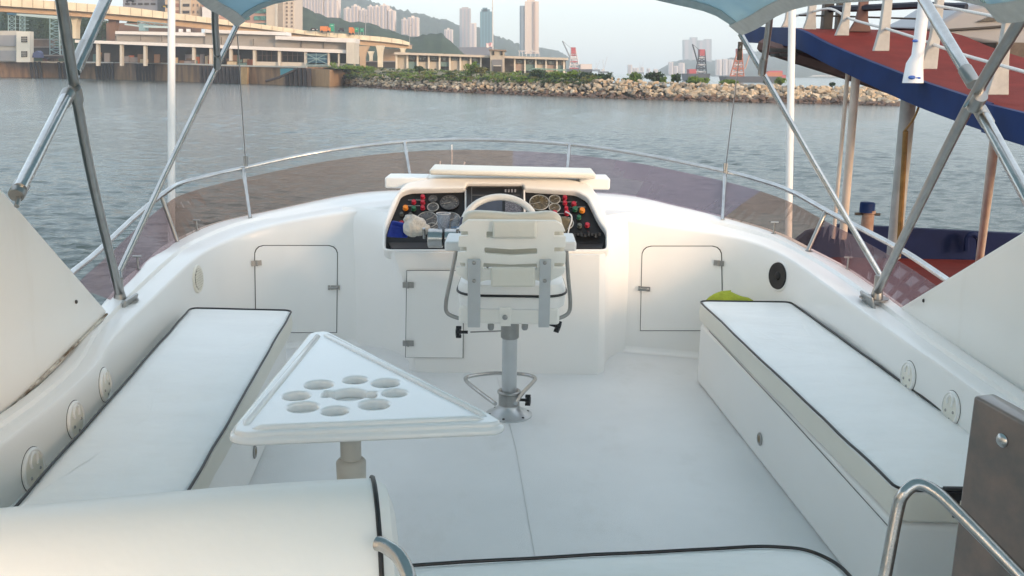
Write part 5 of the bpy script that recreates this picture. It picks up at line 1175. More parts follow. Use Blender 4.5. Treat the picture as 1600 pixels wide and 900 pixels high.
# town blocks behind the flyover
def rows_windows(t, x0, x1, y0, y1, nx, ny, Y, m, fx=.55, fyy=.5, name='window'):
    proto = None
    for i in range(nx):
        for j in range(ny):
            a = lerp(x0, x1, (i + .5 - fx / 2) / nx); b = lerp(x0, x1, (i + .5 + fx / 2) / nx); c = lerp(y0, y1, (j + .5 - fyy / 2) / ny); d = lerp(y0, y1, (j + .5 + fyy / 2) / ny)
            part(box_px(a, c, b, d, Y, .4), name, m, t, smooth=False)
pinkb = mat('pink_brick', (.40, .24, .19), .8, var=.12, scale=.3); grn = mat('green_glass', (.05, .20, .16), .2, col2=(.02, .07, .06), scale=.6, sharp=True); creamb = mat('cream_tile', (.50, .43, .34), .8, var=.1, scale=.3)
t = thing('office_block', 'pinkish brown office block with bands of green glass above the flyover', 'building', PY(390, 60, 520))
part(box_px(340, -60, 418, 60, 524, 30), 'wall', pinkb, t, smooth=False)
for y0 in range(-51, 40, 11): part(box_px(397, y0 - 1, 422, y0 + 5.5, 523, .8), 'window_band', grn, t, smooth=False); part(box_px(372, y0, 390, y0 + 5, 523, .8), 'window_band', grn, t, smooth=False)
part(box_px(416, -60, 430, 60, 522.5, 30), 'stair_column', creamb, t, smooth=False); part(box_px(430, -60, 433, 60, 522, 1.5), 'pipe_column', concl, t, smooth=False)
t = thing('cream_tower', 'narrow cream residential tower with staggered small windows right of the pink office block', 'building', PY(440, 60, 530))
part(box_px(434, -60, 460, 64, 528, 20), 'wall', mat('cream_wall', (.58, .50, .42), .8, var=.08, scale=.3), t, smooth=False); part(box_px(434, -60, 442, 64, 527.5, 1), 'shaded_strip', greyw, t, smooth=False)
rows_windows(t, 444, 460, -10, 50, 2, 10, 527.2, mat('win_brown', (.16, .12, .09), .5), .35, .5)
t = thing('tenement_block', 'cream tenement block with small dark windows between the white pole and the canopy', 'building', PY(290, 30, 520))
part(box_px(258, -70, 312, 40, 520, 25), 'wall', mat('tenement_cream', (.52, .38, .26), .85, var=.12, scale=.3), t, smooth=False)
part(box_px(283, -70, 298, 40, 519, 2), 'pilaster', creamb, t, smooth=False); part(box_px(281.5, -70, 283, 38, 518.5, 1), 'pipe_column', concl, t, smooth=False)
rows_windows(t, 299, 312, -8, 24, 2, 3, 519.4, mat('win_brown', (.16, .12, .09)), .35, .4); rows_windows(t, 284, 297, -8, 24, 1, 3, 518.6, darkb, .8, .4); rows_windows(t, 262, 280, -8, 24, 1, 3, 519.4, mat('win_red', (.25, .12, .08)), .9, .5)
t = thing('white_block', 'plain white block with red top edge beside the cream tenement', 'building', PY(325, 30, 515)); part(box_px(316, 10, 334, 30, 515, 15), 'wall', fasc, t, smooth=False); part(box_px(316, 6, 334, 10, 514.6, 15), 'roof', mat('roof_red', (.35, .08, .05), .8), t, smooth=False)
t = thing('grey_block', 'grey block behind the flyover left of the tall white pole', 'building', PY(230, 10, 520)); part(box_px(192, -60, 246, 20, 530, 20), 'wall', mat('block_grey', (.22, .23, .26), .8), t, smooth=False); rows_windows(t, 194, 244, -30, 10, 5, 5, 529.5, darkb, .7, .4)
t = thing('brick_block', 'low dark brown block behind the left part of the terminal', 'building', PY(190, 60, 400)); part(box_px(166, 36, 300, 66, 402, 12), 'wall', mat('shade_brick', (.2, .12, .08)), t, smooth=False)

# hills
foliage_far = mat('hill_woods', (.045, .070, .036), .95, col2=(.014, .028, .018), scale=.03, detail=10, bump=1.0, bscale=.08, spec=.1)
def hill(name, ridge, Y, depth, base=None, nz=6, step=3, seed=0, bz=None):
    x0, x1 = ridge[0][0], ridge[-1][0]; n = int((x1 - x0) / step); rows = []
    for i in range(n + 1):
        x = lerp(x0, x1, i / n); p = PY(x, interp(ridge, x), Y); hgt = p.z - (WZ if bz is None else bz); row = []
        for k in range(15):
            s = k / 10; f = (1 - max(0, 1 - s) ** 1.6) if s <= 1 else 1 - (s - 1) * .5
            z = (WZ if bz is None else bz) - 1 + (hgt + 1) * f
            yy = Y - depth * (1 - s); xx = p.x * (yy / Y)
            nv = noise.fractal(Vector((xx * .02, yy * .02, seed)), 1, 2, 5); tv = noise.noise(Vector((xx * .16, yy * .16, seed)))
            amp = hgt * .14 * (1 if k < 10 else .25) * (1 if k > 0 else 0)
            row.append(Vector((xx, yy + nv * depth * .05, z + nv * amp + (tv * nz * .4 if k > 0 else 0) - (nz * .0))))
        rows.append(row)
    return solo(MB().grid(rows), name, foliage_far, kind='structure')
hill('near_hill', [(430, -30), (443, 6), (462, 11), (480, 14), (500, 24), (520, 29), (545, 34), (560, 35), (580, 37), (600, 45), (620, 52), (640, 60), (655, 60), (670, 57), (690, 59), (700, 64), (715, 74), (722, 83), (735, 92)], 800, 250, nz=5, seed=3)
hill('wooded_slope', [(-120, 10), (0, 18), (60, 14), (110, 25), (150, 30), (178, 44), (190, 50), (205, 60)], 470, 40, nz=4, seed=9, bz=2)
hill('middle_hill', [(480, -60), (540, -25), (565, -3), (585, 3), (600, 12), (620, 15), (640, 21), (660, 22), (680, 28), (700, 32), (720, 40), (745, 45), (765, 52), (770, 55), (795, 62), (812, 71), (825, 84), (840, 90), (870, 100)], 2300, 700, nz=14, seed=5)
hill('far_hill', [(800, 90), (820, 78), (845, 74), (862, 77), (876, 82), (888, 89), (900, 98), (915, 108)], 2700, 500, nz=10, step=3, seed=8)
hill('right_hill', [(1022, 112), (1035, 106), (1052, 97), (1075, 92), (1110, 96), (1130, 94), (1150, 88), (1180, 80), (1215, 76), (1260, 80), (1300, 86), (1340, 92), (1400, 90), (1480, 98), (1600, 104)], 3000, 600, nz=14, step=4, seed=4)
hill('cape', [(1085, 117), (1110, 112), (1140, 106), (1175, 104), (1200, 101), (1225, 98), (1270, 103), (1320, 110), (1380, 112)], 2500, 300, nz=8, step=3, seed=6)

# far towers
def tower(lab, x0, x1, yt, yb, Y, m, ribs=0, m2=None, crown=None, dark=None, name='tower_block', fl=0):
    t = thing(name, lab, 'tower', PY((x0 + x1) / 2, yb, Y))
    part(box_px(x0, yt, x1, yb, Y, 18), 'wall', m, t, smooth=False)
    w_ = x1 - x0
    for k in range(ribs):
        xa = x0 + w_ * (k + .25) / ribs; part(box_px(xa, yt + 1, xa + w_ / ribs * .42, yb, Y - 1.2, 1), 'window_strip', m2 or greyw, t, smooth=False)
    if crown:
        for a, b, c in crown: part(box_px(x0 + w_ * a, c, x0 + w_ * b, yt + .5, Y + 2, 8), 'roof_block', m, t, smooth=False)
    if dark: part(box_px(x0 + w_ * dark[0], yt + 1, x0 + w_ * dark[1], yb, Y - 2, 1.5), 'recess', m2 or greyw, t, smooth=False)
    return t
est = mat('estate_white', (.66, .58, .54), .8, var=.1, scale=.05); est2 = mat('estate_shade', (.40, .38, .42), .8); beige = mat('tower_beige', (.60, .50, .43), .8, var=.05, scale=.05); bgrey = mat('tower_grey', (.28, .32, .36), .7); bglass = mat('tower_glass', (.07, .17, .22), .25, var=.15, scale=.05)
for x0, x1, yt, yb, lab in ((462, 478, -12, 14, 'white hillside tower, leftmost beside the cream tower'), (478, 492, -18, 16, 'white hillside tower, second from the left'), (492, 505, -10, 24, 'white hillside tower, third from the left with purple shade'), (506, 528, -14, 28, 'broad white hillside tower at the right end of the tall estate'),
                             (537, 549, 13, 30, 'low white hillside block left of the two lower groups'), (549, 560, 9, 30, 'white hillside block with a small roof hut'), (561, 574, 15, 33, 'wide low white hillside block'), (574, 583, 10, 34, 'slim white hillside block with stepped roof'), (583, 594, 10, 36, 'pale purple shaded hillside block'), (594, 606, 8, 39, 'tallest white block of the lower hillside group'), (605, 616, 16, 42, 'cream white hillside block at the right of the lower group'),
                             (627, 637, 30, 48, 'small white hillside block, left half of the lone pair'), (637, 653, 27, 51, 'small white stepped hillside block right of the lone pair'), (694, 707, 46, 70, 'hazy low white block among the trees on the shoulder of the hill')):
    tower(lab, x0, x1, yt, yb + 6, 1050 if x0 < 690 else 1500, est, 3 if x1 - x0 > 12 else 2, est2, [(.35, .6, yt - 2.5)], name='hillside_tower')
tower('tall hazy grey pink twin ribbed tower left of the blue glass tower', 718, 735, 13, 84, 1700, mat('tower_pinkgrey', (.42, .37, .38), .8), 3, bgrey, [(.2, .8, 11)])
tower('shorter pale pink tower tucked against the hazy grey one', 735, 744, 36, 84, 1650, est, 1, est2)
tb_ = tower('blue glass tower with rounded top behind the pier flagpole', 750, 769, 18, 82, 1500, bglass, 4, mat('tower_glass2', (.10, .24, .30), .25), [(.1, .8, 14.5), (.2, .6, 12)])
tower('tall beige tower with blue grey left face, tallest on the right of the town', 820, 842, 2, 84, 1300, beige, 0, mat('tower_brown', (.36, .26, .22), .8), [(.15, .7, -1)], (.60, .74))
tower('narrow blue grey tower face joined left of the beige tower', 812, 821, 9, 82, 1310, bgrey, 1, mat('tower_white', (.6, .6, .6), .8))
t = thing('sports_hall', 'flat dark blue grey roof of a large hall beyond the pier building', 'building', PY(740, 88, 900)); part(slab([(706, 74, 92, 900), (770, 73, 92, 900)], 40), 'roof', mat('hall_grey', (.15, .16, .20), .7), t, smooth=False)
for x0, x1, yt, lab in ((1068, 1079, 62, 'ghostly grey tower in the haze, leftmost of the cluster'), (1079, 1090, 58, 'ghostly grey tower in the haze, second of the cluster'), (1091, 1101, 63, 'ghostly pinkish tower in the haze, third of the cluster'), (1101, 1112, 61, 'ghostly grey tower in the haze, rightmost of the cluster')):
    tower(lab, x0, x1, yt, 112, 2900, bgrey, 1, est2, name='distant_tower')
for x0, x1, yt, lab in ((982, 988, 101, 'tiny far block at the left end of the distant waterfront'), (990, 998, 106, 'tiny far block, second on the distant waterfront'), (1002, 1006, 105, 'slim tiny far block, third on the distant waterfront'), (1012, 1016, 107, 'tiny far block near the middle of the distant waterfront'), (1022, 1028, 108, 'tiny far block before the wooded cape'), (1046, 1052, 97, 'tall tiny white block below the ghostly towers'), (1062, 1070, 98, 'second tiny white block below the ghostly towers'), (1054, 1060, 103, 'low tiny block between the two white ones'),
                        (1120, 1128, 93, 'hazy low block in a row left of the second derrick'), (1130, 1137, 92, 'hazy low block in a row, middle one'), (1139, 1146, 93, 'hazy low block in a row, nearest the second derrick')):
    tower(lab, x0, x1, yt, yh((x0 + x1) / 2) + 2, 2200, est, 1, est2, name='distant_block')

# derrick barges and ships
redst = mat('red_steel', (.42, .05, .06), .6); hullk = mat('barge_hull', (.04, .045, .06), .6, var=.3, scale=.3); orst = mat('orange_steel', (.46, .13, .05), .6); whst = mat('white_steel', (.6, .58, .58), .6)
def derrick(lab, x0, x1, xt0, xt1, ytop, ybase, hx0, hx1, hy0, Y, m, m2, boom=None, boomm=None, house=None, hm=None):
    t = thing('derrick_barge', lab, 'barge', PY((hx0 + hx1) / 2, hy0 + 6, Y)); n = 7; yb = ybase
    g = MB(); g2 = MB()
    for dY in (0, 12):
        for k in range(n):
            s0, s1 = k / n, (k + 1) / n; ya, yc = lerp(ytop, yb, s0), lerp(ytop, yb, s1)
            A_, B_ = PY(lerp(xt0, x0, s0), ya, Y + dY * s0), PY(lerp(xt1, x1, s0), ya, Y + dY * s0); C_, D_ = PY(lerp(xt0, x0, s1), yc, Y + dY * s1), PY(lerp(xt1, x1, s1), yc, Y + dY * s1)
            for a, b in ((A_, C_), (B_, D_)): g.tube([a, b], .55, 4)
            for a, b in ((A_, D_), (B_, C_)): g.tube([a, b], .28, 4)
            (g2 if k % 2 else g).tube([C_, D_], .55, 4)
    part(g, 'lattice_tower', m, t, smooth=False); part(g2, 'cross_beams', m2, t, smooth=False)
    part(box_px(xt0 - .6, ytop - 2, xt1 + .6, ytop + 8, Y - .5, 6), 'tower_head', redst, t, smooth=False)
    a, b, c, d = PY(hx0, hy0, Y - 6), PY(hx1, hy0, Y - 6), PY(hx1 - 2, hy0 + 7, Y - 6), PY(hx0 + 2, hy0 + 7, Y - 6)
    c.z = min(c.z, WZ - .2); d.z = min(d.z, WZ - .2)
    part(MB().prism([a, b, c, d], (0, 25, 0)), 'hull', hullk, t, smooth=False)
    if boom: part(MB().tube([PY(*boom[0], Y), PY(*boom[1], Y)], .5, 4).tube([PY(*boom[1], Y), PY(xt0, ytop, Y)], .15, 4), 'boom', boomm or hullk, t, smooth=False)
    if house: part(box_px(*house, Y - 2, 10), 'deck_house', hm or redst, t, smooth=False)
    return t
derrick('derrick barge with red headed white lattice tower beyond the right end of the pier building', 889, 906, 893, 899, 76, 112, 888, 926, 108, 720, whst, redst, ((900, 110), (879, 64)), bgrey, (907, 100, 925, 109), est)
derrick('derrick barge with black and white tower and red head before the ghostly towers', 1086, 1104, 1094, 1101, 79, 118, 1074, 1110, 115, 700, hullk, whst, ((1092, 104), (1082, 69)), hullk, (1077, 108, 1088, 117), redst)
derrick('derrick barge with orange red lattice tower just left of the bimini tube', 1141, 1162, 1153, 1159, 78, 119, 1135, 1222, 119.5, 680, orst, whst, ((1164, 108), (1174, 76)), mat('pale_orange', (.6, .35, .25), .6), (1196, 113, 1222, 120), orst)
t = thing('work_barge', 'low red barge with tanks behind the bimini tube on the right', 'barge', PY(1212, 122, 760)); part(box_px(1196, 117, 1228, 122, 760, 12), 'hull', redst, t, smooth=False); part(MB().tube([PY(1203, 114, 765), PY(1222, 114, 765)], 1.8, 10), 'tank', redst, t); part(box_px(1200, 111, 1205, 117, 760, 4), 'cabin', redst, t, smooth=False)
for x, y, s, Y, lab in ((943, 113, 1, 1500, 'small white ship with thin masts right of the first derrick barge'), (1000, 114.5, .8, 1900, 'grey cargo vessel silhouette on the horizon'), (932, 110, .7, 2000, 'faint grey crane ship on the horizon')):
    t = thing('far_ship', lab, 'ship', PY(x, y, Y)); part(box_px(x - 8 * s, y - 1.5, x + 8 * s, y + 1.5, Y, 8), 'hull', hullk, t, smooth=False); part(box_px(x - 3, y - 5 * s, x + 2, y - 1.5, Y, 6), 'superstructure', whst, t, smooth=False)
    part(MB().tube([PY(x, y - 4, Y), PY(x - 1, y - 20 * s, Y)], .4, 4).tube([PY(x, y - 3, Y), PY(x + 6, y - 24 * s, Y)], .35, 4), 'masts', whst, t)
t = thing('motor_launch', 'white speeding launch with a long pale wake far out on the right', 'boat', PY(1300, 118.5, 900)); part(box_px(1296, 117.4, 1304, 119, 900, 3), 'hull', whst, t, smooth=False); part(MB().box(PY(1285, 119.8, 880) , (24, 3, .25)), 'wake', mat('foam', (.8, .8, .8), .9), t)
part(box_px(1269, 117.6, 1312, 118.4, 905, 1), 'spray', mat('foam', (.8, .8, .8), .9), t, smooth=False)

# pier building
t = thing('pier_building', 'long two storey pier building with white columns and small central tower', 'building', PY(755, 113, 330)); PB = t
PBY = lambda x: lerp(345, 350, (x - 617) / 270)
rf = [(616, 81.5), (665, 83), (765, 86.5), (888, 90.5)]; gb = [(616, 108), (700, 110.5), (765, 113.5), (888, 118)]
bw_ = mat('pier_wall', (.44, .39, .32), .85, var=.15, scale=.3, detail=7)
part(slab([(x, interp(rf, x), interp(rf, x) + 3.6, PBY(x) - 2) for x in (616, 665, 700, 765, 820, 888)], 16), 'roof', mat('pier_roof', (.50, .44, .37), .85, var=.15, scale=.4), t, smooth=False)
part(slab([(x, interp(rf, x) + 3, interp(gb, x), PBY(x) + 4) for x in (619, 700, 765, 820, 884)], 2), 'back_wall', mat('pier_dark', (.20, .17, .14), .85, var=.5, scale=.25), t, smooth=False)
cols_ = [618, 635, 651, 668.5, 685.5, 701.5, 718, 734, 750, 803, 819, 836, 852, 869, 880]
for i, x in enumerate(cols_): part(slab([(x, interp(rf, x) + 3, interp(gb, x), PBY(x)), (x + 2.6, interp(rf, x) + 3, interp(gb, x), PBY(x))], 1.4), 'column', mat('column_white', (.66, .61, .52), .8), t, smooth=False)
fills = {0: (.0, 1), 1: (.45, 1), 2: (.45, 1), 3: (.42, 1), 4: (.4, .72), 5: (.3, 1), 6: (.28, 1), 7: (.4, .7), 8: (.4, .75)}
for i in range(len(cols_) - 1):
    if 750 <= cols_[i] < 803: continue
    xa, xb = cols_[i] + 2.6, cols_[i + 1]
    lo, hi = fills.get(i, (.35, .8))
    f = lambda x, s: lerp(interp(rf, x) + 3.6, interp(gb, x), s)
    if lo or i == 0: part(slab([(xa, f(xa, lo), f(xa, hi), PBY(xa) + 1.2), (xb, f(xb, lo), f(xb, hi), PBY(xb) + 1.2)], .4), 'bay_panel', bw_ if i in (0, 5, 6, 3, 11) else [mat('bay_tan', (.36, .27, .22), .85, var=.3, scale=.5), mat('bay_teal', (.12, .20, .19), .7), bw_][i % 3], t, smooth=False)
    if i: part(slab([(xa + 2, f(xa, .08), f(xa, .30), PBY(xa) + 2), (xb - 3, f(xb, .08), f(xb, .30), PBY(xb) + 2)], .3), 'window', mat('pane_pale', (.25, .28, .26), .3, col2=(.05, .06, .06), scale=1.2, sharp=True), t, smooth=False)
part(slab([(766, 78, 112, 343), (788, 79, 114, 343)], 12), 'centre_tower', bw_, t, smooth=False); part(slab([(764, 76.8, 78.8, 342), (791, 77.8, 79.8, 342)], 14), 'tower_roof', mat('tower_roof', (.25, .18, .13), .85), t, smooth=False)
part(box_px(769, 93, 785, 113, 342.4, 1), 'doorway', mat('door_grey', (.16, .16, .17), .7), t, smooth=False); part(box_px(771, 104, 783, 112, 342, .6), 'door_opening', darkb, t, smooth=False); part(box_px(771, 102, 783, 103.4, 341.8, .6), 'door_lintel', concl, t, smooth=False)
for x in (771, 784): part(box_px(x - 1.5, 80, x + 1.5, 86, 342.5, .6), 'window', darkb, t, smooth=False)
part(slab([(831, 106, 108, 339), (885, 108.5, 110.5, 339)], 5), 'balcony', mat('balcony_green', (.16, .27, .22), .7), t, smooth=False); part(slab([(831, 111, 114, 338), (888, 113.5, 116, 338)], 5), 'landing_slab', mat('column_white', (.66, .61, .52)), t, smooth=False)
for i, x0 in enumerate((811, 816, 822, 829, 836, 842)):
    part(box_px(x0, 79.5, x0 + .8, 88, 352, .4), 'roof_frame', whst, t, smooth=False)
part(slab([(810, 79, 80, 352), (824, 79.4, 80.4, 352)], 3), 'roof_frame', whst, t, smooth=False); part(slab([(828, 79.2, 80.4, 352), (843, 79.6, 80.8, 352)], 3), 'roof_frame', whst, t, smooth=False)
t = thing('flagpole', 'tall thin white flagpole with small red flag on the pier tower', 'flagpole', PY(770, 78, 345)); part(MB().tube([PY(770, 80, 345), PY(769.6, -5, 345)], .2, 6), 'pole', whst, t); 
part(MB().grid([[PY(760 + i * 1.5, 67 + .8 * math.sin(i * 1.1) + j, 345 + .3 * math.sin(i)) for i in range(7)] for j in (0, 3.2, 6.5)]), 'flag', mat('flag_red', (.62, .30, .32), .7, col2=(.7, .65, .65), scale=.8, sharp=True), t)

# ================================================================== breakwater
wlT = [(500, 131), (515, 132), (600, 138.5), (700, 143.5), (800, 147.5), (900, 151.5), (1000, 155), (1100, 158), (1200, 160.5), (1300, 162.5), (1412, 166)]
def bY(x): return 5.0 * F / (interp(wlT, x) - yh(x)) * 1.0
tpT = [(500, 121), (515, 120), (600, 121), (700, 123), (800, 125.5), (900, 127), (960, 124), (1000, 127), (1050, 130), (1100, 131.5), (1200, 134), (1300, 136.5), (1360, 137), (1395, 148), (1412, 158)]
foot_l = [PZ(x, interp(wlT, x), WZ) for x in range(500, 1413, 12)]; 
def face(x, s):   # s: 0 at the water, 1 at the crest
    a = PZ(x, interp(wlT, x), WZ); c = PY(x, interp(tpT, x), a.y + 6.5); return lerp(a, c, s)
bwt = thing('rock_breakwater', 'long breakwater of tumbled tan boulders across the middle distance', 'breakwater', PZ(1100, 158, WZ))
xs = list(range(480, 1413, 8))
rows = []
for x in xs:
    xx = max(500, x); a = face(xx, 0); c = face(xx, 1)
    rows.append([a + Vector((0, 1.0, -1)), lerp(a, c, .5) + Vector((0, 1.2, -.4)), c + Vector((0, .8, -.7)), c + Vector((0, 7 if x < 1300 else 4, -.8)), c + Vector((0, 12 if x < 1300 else 7, -7))])
part(MB().grid(rows), 'rubble_core', mat('rubble', (.10, .08, .06), .95, var=.5, scale=.8), bwt)
rockms = [mat('rock_tan', (.52, .41, .28), .92, col2=(.35, .25, .16), scale=1.1, detail=8, bump=.6, bscale=4), mat('rock_grey', (.35, .31, .25), .92, col2=(.20, .16, .12), scale=1.1, detail=8, bump=.6, bscale=4), mat('rock_pale', (.60, .51, .39), .92, col2=(.44, .33, .22), scale=1.1, detail=8, bump=.6, bscale=4)]
wetm = mat('rock_wet', (.14, .085, .055), .7, col2=(.07, .045, .035), scale=1.5, detail=8, bump=.6, bscale=4)
def rockmesh(seed, mats):
    rnd = random.Random(seed); b = bmesh.new()
    for k in range(16):
        d = Vector((rnd.gauss(0, 1), rnd.gauss(0, 1), rnd.gauss(0, 1))).normalized(); b.verts.new(Vector((d.x * .62, d.y * .55, d.z * .46)) * rnd.uniform(.82, 1.08))
    bmesh.ops.convex_hull(b, input=b.verts); 
    for v in [v for v in b.verts if not v.link_faces]: b.verts.remove(v)
    me = bpy.data.meshes.new('rock'); b.to_mesh(me); b.free(); me.materials.append(mats); return me
variants = [[rockmesh(s * 10 + mi, m) for s in range(5)] for mi, m in enumerate(rockms)]; wetv = [rockmesh(900 + s, wetm) for s in range(5)]
rnd = random.Random(11); cand = []
x = 506.0
while x < 1408:
    a = face(x, 0); zcd = a.y; px1 = F / zcd            # pixels per metre here
    H_ = (face(x, 1).z - WZ); nrow = 5
    for r_ in range(nrow):
        s = (r_ + rnd.uniform(.05, .75)) / nrow
        cand.append((x + rnd.uniform(-3, 3) , s, rnd.uniform(.9, 1.55) * (1.15 if x > 1050 else .95)))
    x += px1 * 1.02
cand = [c for c in cand if 503 < c[0] < 1408]
cand.sort(key=lambda c: -c[2] * F / bY(c[0])); 
bigs = cand[:298]; rest = cand[298:]
# rows at the very foot
foot = [(x, -.06 + rnd.uniform(-.03, .05), rnd.uniform(.9, 1.3)) for x in [506 + i * 4.2 for i in range(214)]]
org = ORG[bwt.name]
def xf_rock(c):
    p = face(c[0], c[1]) + Vector((0, rnd.uniform(-.3, .3), rnd.uniform(-.1, .15)))
    return p, (rnd.uniform(-.5, .5), rnd.uniform(-.5, .5), rnd.uniform(0, 6.28)), (c[2] * rnd.uniform(.85, 1.35), c[2] * rnd.uniform(.8, 1.1), c[2] * rnd.uniform(.75, 1.05))
def pick(c):
    pw = rnd.random()
    if c[1] < .16: return rnd.choice(wetv)
    if c[1] < .3 and pw < .4: return rnd.choice(wetv)
    return rnd.choice(variants[0 if pw < .5 else 1 if pw < .78 else 2])
for c in bigs:
    p, ro, s_ = xf_rock(c); o = bpy.data.objects.new('rock', pick(c)); C.objects.link(o); o.parent = bwt; o.location = p - org; o.rotation_euler = ro; o.scale = s_
def joined_rocks(lst, name, parent, org, forced=None):
    from mathutils import Euler
    allv = []; allf = []; mi = []; ms = rockms + [wetm]
    for c in lst:
        p, ro, s_ = xf_rock(c); me = forced or pick(c); M = Matrix.Translation(p - org) @ Euler(ro).to_matrix().to_4x4() @ Matrix.Diagonal((*s_, 1)); o_ = len(allv)
        allv += [tuple(M @ v.co) for v in me.vertices]; k = ms.index(me.materials[0])
        for f in me.polygons: allf.append(tuple(i + o_ for i in f.vertices)); mi.append(k)
    me = bpy.data.meshes.new(name); me.from_pydata(allv, [], allf); [me.materials.append(m) for m in ms]; me.polygons.foreach_set('material_index', mi); me.update()
    o = bpy.data.objects.new(name, me); C.objects.link(o); o.parent = parent; o['kind'] = 'stuff'; return o
joined_rocks(rest, 'small_rocks', bwt, org); 
foot2 = [(c[0], c[1], c[2]) for c in foot]
joined_rocks(foot2, 'waterline_rocks', bwt, org)
fill = [(rnd.uniform(506, 1400), rnd.uniform(.1, 1.04), rnd.uniform(.5, .95)) for _ in range(900)]
joined_rocks(fill, 'rubble_stones', bwt, org)

# land behind the left part
ga = [PZ(x, interp(wlT, x), WZ) for x in range(480, 921, 20)]
rows = []
for x in range(480, 941, 20):
    c = face(max(x, 503), 1); yy = interp([(480, 300), (620, 340), (760, 344), (940, 350)], x)
    c = c + Vector((0, 1.5, -.2)); k = min(1, (940 - x) / 60)
    f = PY(x, interp([(480, 105), (616, 107.5), (765, 112), (888, 117), (940, 122)], x), yy); rows.append([c - Vector((0, 2, 3)), c, lerp(c, f, .4) + Vector((0, 0, .4)), f, f + Vector((0, 90, -.5)), f + Vector((0, 100, -8))])
grd = mat('rough_ground', (.12, .11, .05), .95, col2=(.20, .16, .10), scale=.25, detail=8)
solo(MB().grid(rows), 'shore_ground', grd, kind='structure')
rows = []
for x in (-400, 0, 200, 400, 480, 540):
    a = PY(x, interp([(-400, 92), (0, 96), (515, 106), (540, 106)], x), qY(x) + 2) ; rows.append([a - Vector((0, 0, .3)), a + Vector((0, 200, -.3)), a + Vector((0, 201, -9))])
solo(MB().grid(rows), 'quay_ground', mat('yard_concrete', (.22, .20, .17), .9, var=.2, scale=.2), kind='structure')

# vegetation: clumps of small leaf faces
leafm = [mat('leaf_green', (.12, .19, .022), .8, col2=(.06, .105, .016), scale=.8, detail=4, spec=.2), mat('leaf_dark', (.035, .065, .028), .8, col2=(.018, .036, .016), scale=.8, spec=.2), mat('leaf_olive', (.14, .13, .045), .85, col2=(.06, .075, .022), scale=.8, spec=.2)]
def leaves(ctr, rx, ry, rz, n, size, seed, mb=None):
    rnd = random.Random(seed); mb = mb or MB(); clumps = []
    for k in range(max(4, int(n / 40))):
        a = rnd.uniform(0, 6.28); rr = math.sqrt(rnd.random()); h = rnd.uniform(-.7, .95); clumps.append(Vector((math.cos(a) * rr * rx * math.sqrt(max(.1, 1 - h * h * .8)), math.sin(a) * rr * ry, h * rz)))
    for k in range(n):
        c = rnd.choice(clumps); q = ctr + c + Vector((rnd.gauss(0, 1) * rx * .2, rnd.gauss(0, 1) * ry * .2, rnd.gauss(0, 1) * rz * .2))
        u = Vector((rnd.gauss(0, 1), rnd.gauss(0, 1), rnd.gauss(0, 1))).normalized(); v = u.orthogonal().normalized(); s = size * rnd.uniform(.6, 1.3)
        mb.add([q - u * s, q + v * s * .55, q + u * s, q - v * s * .55], [(0, 1, 2, 3)])
    return mb
def bush(x, yb, wpx, hpx, lab, m, dY=3, seed=0):
    Y = (face(min(max(x, 505), 1400), 1).y if x > 505 else 290) + dY; b = PY(x, yb, Y); sc_ = Y / F; rx = wpx / 2 * sc_; rz = hpx / 2 * sc_
    t = thing('bush', lab, 'bush', b); c = b + Vector((0, 0, rz * .95))
    part(leaves(c, rx, rx * .7, rz, int(260 + wpx * 18), .26 if wpx < 25 else .32, seed), 'foliage', m, t, smooth=False)
    g = MB()
    for k in range(4): g.tube([b - Vector((0, 0, .8)), b + Vector((rx * .2 * (k - 1.5), 0, rz * .5)), c + Vector((rx * .35 * (k - 1.5), 0, rz * .3))], [.09, .06, .03], 5)
    part(g, 'stem', timber, t)
for i, (x, yb, w_, h, mi, lab) in enumerate(((523, 114, 18, 14, 0, 'bright green shrub at the left tip of the breakwater beside the orange block'), (545, 112, 26, 9, 0, 'low bright green shrub in front of the terminal end'), (570, 111, 26, 7, 0, 'flat bright green shrub under the flared pier'),
        (655, 111, 12, 7, 1, 'small dark round bush in front of the left bays of the pier building'), (703, 125, 14, 10, 1, 'dark bush low on the rocks below the pier building'), (736, 117, 22, 17, 0, 'tall yellow green bush in front of the pier building left of its tower'), (752, 115, 22, 9, 2, 'pale olive bush beside the tall yellow green one'),
        (843, 121, 30, 10, 1, 'wide dark bush below the green balcony'), (868, 122, 24, 9, 0, 'mid green bush near the right end of the pier building'), (893, 124, 28, 12, 0, 'wide green bush just past the pier building'), (915, 128, 30, 13, 1, 'dark spreading bush on the crest below the first derrick barge'), (931, 124, 30, 7, 1, 'flat dark green bush on the crest'), (949, 133, 17, 17, 1, 'dark round tree like bush rising from the rocks'),
        (976, 131, 12, 8, 0, 'small green bush right of the dark round one'), (990, 129, 22, 15, 0, 'upright green bush on the crest'), (1022, 128, 25, 13, 1, 'domed dark green bush on the crest'), (1037, 130, 10, 9, 0, 'small tufted bush beside the domed one'), (1052, 128, 6, 10, 0, 'thin green sprig standing on the crest'), (1059, 127.5, 10, 11, 1, 'narrow dark egg shaped bush on the crest'),
        (1089, 131, 32, 9, 0, 'wide bright bush in front of the striped derrick'), (1137, 132, 26, 6, 0, 'low bright bush left of the bimini tube'), (1218, 133, 17, 10, 0, 'green bush between the bimini tube and the white pole'), (1196, 132, 6, 6, 1, 'tiny bush right beside the bimini tube'), (1300, 135, 7, 5, 1, 'tiny sprig on the rocks under the red deck'))):
    bush(x, yb, w_, h, lab, leafm[mi], seed=i)
g = MB(); rnd = random.Random(5)
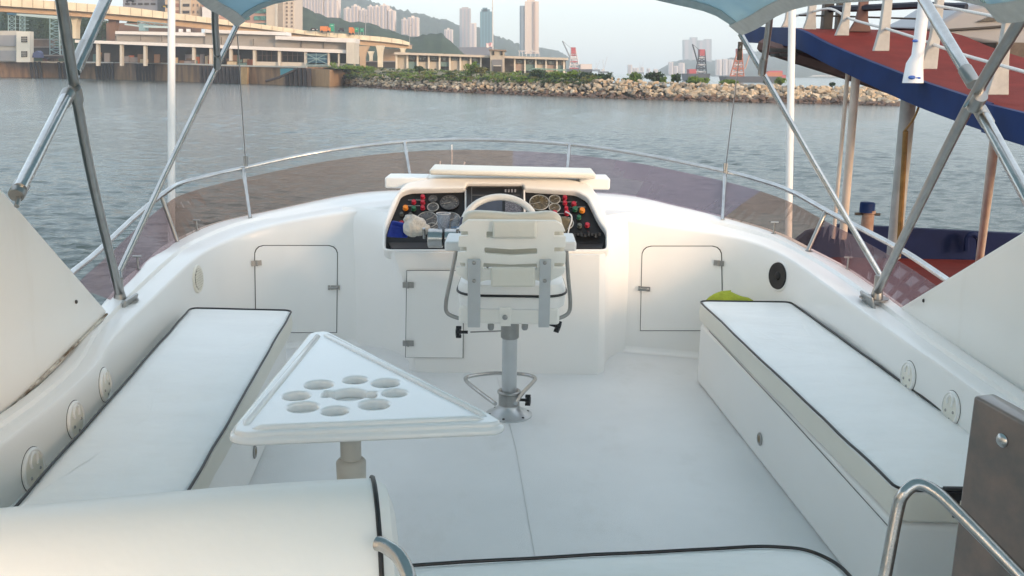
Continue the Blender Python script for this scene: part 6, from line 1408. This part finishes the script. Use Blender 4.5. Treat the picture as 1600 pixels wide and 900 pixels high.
for k in range(520):
    x = rnd.uniform(512, 935) if k < 560 else rnd.uniform(935, 1010); s = rnd.uniform(0, 1); c = face(x, 1)
    yy = interp([(480, 300), (620, 340), (760, 344), (940, 350)], x); f = PY(x, interp([(480, 105), (616, 107.5), (765, 112), (888, 117), (940, 122)], x), yy)
    q = lerp(face(x, .72) , c, min(1, s * 3)) if s < .4 else lerp(c, f, (s - .4) / .6 * .8)
    leaves(q + Vector((0, 0, .35)), rnd.uniform(.8, 2.2), 1.0, rnd.uniform(.25, .65), 46, .24, k, g)
allm = leafm
me_o = solo(g, 'ground_cover', leafm, kind='stuff', smooth=False)
for p_ in me_o.data.polygons: p_.material_index = (p_.index // 46 * 7919 % 11) % 3
# trees behind the left quay
for i, (x, yb, w_, h, Y, lab) in enumerate(((58, 66, 40, 40, 440, 'dark tree mass seen through the lattice gantry'), (20, 62, 30, 44, 445, 'dark tree above the white port building'), (140, 64, 36, 34, 430, 'dark tree under the flyover beside the diagonal tube'), (160, 62, 26, 26, 432, 'smaller dark tree under the flyover right of the diagonal tube'), (208, 48, 20, 14, 430, 'low tree behind the terminal roof under the flyover'))):
    b = PY(x, yb, Y); s_ = Y / F; t = thing('tree', lab, 'tree', b); c = PY(x, yb - h / 2, Y)
    part(leaves(c, w_ / 2 * s_, w_ / 3 * s_, h / 2 * s_, 1500, .5, 50 + i), 'crown', leafm[1], t, smooth=False); part(MB().tube([b - Vector((0, 0, 3)), lerp(b, c, .5), c], [.5, .35, .2], 6), 'trunk', timber, t)

# ================================================================== haze
hm = bpy.data.materials.new('haze'); hm.use_nodes = True; N = hm.node_tree; N.nodes.remove(N.nodes['Principled BSDF'])
pv = N.nodes.new('ShaderNodeVolumePrincipled'); pv.inputs['Color'].default_value = (.80, .88, .96, 1); pv.inputs['Density'].default_value = .00031; pv.inputs['Anisotropy'].default_value = .1
N.links.new(pv.outputs[0], N.nodes['Material Output'].inputs['Volume'])
o = solo(MB().box((0, 1200, 148), (9600, 7600, 306)), 'haze', hm, kind='stuff', smooth=False)
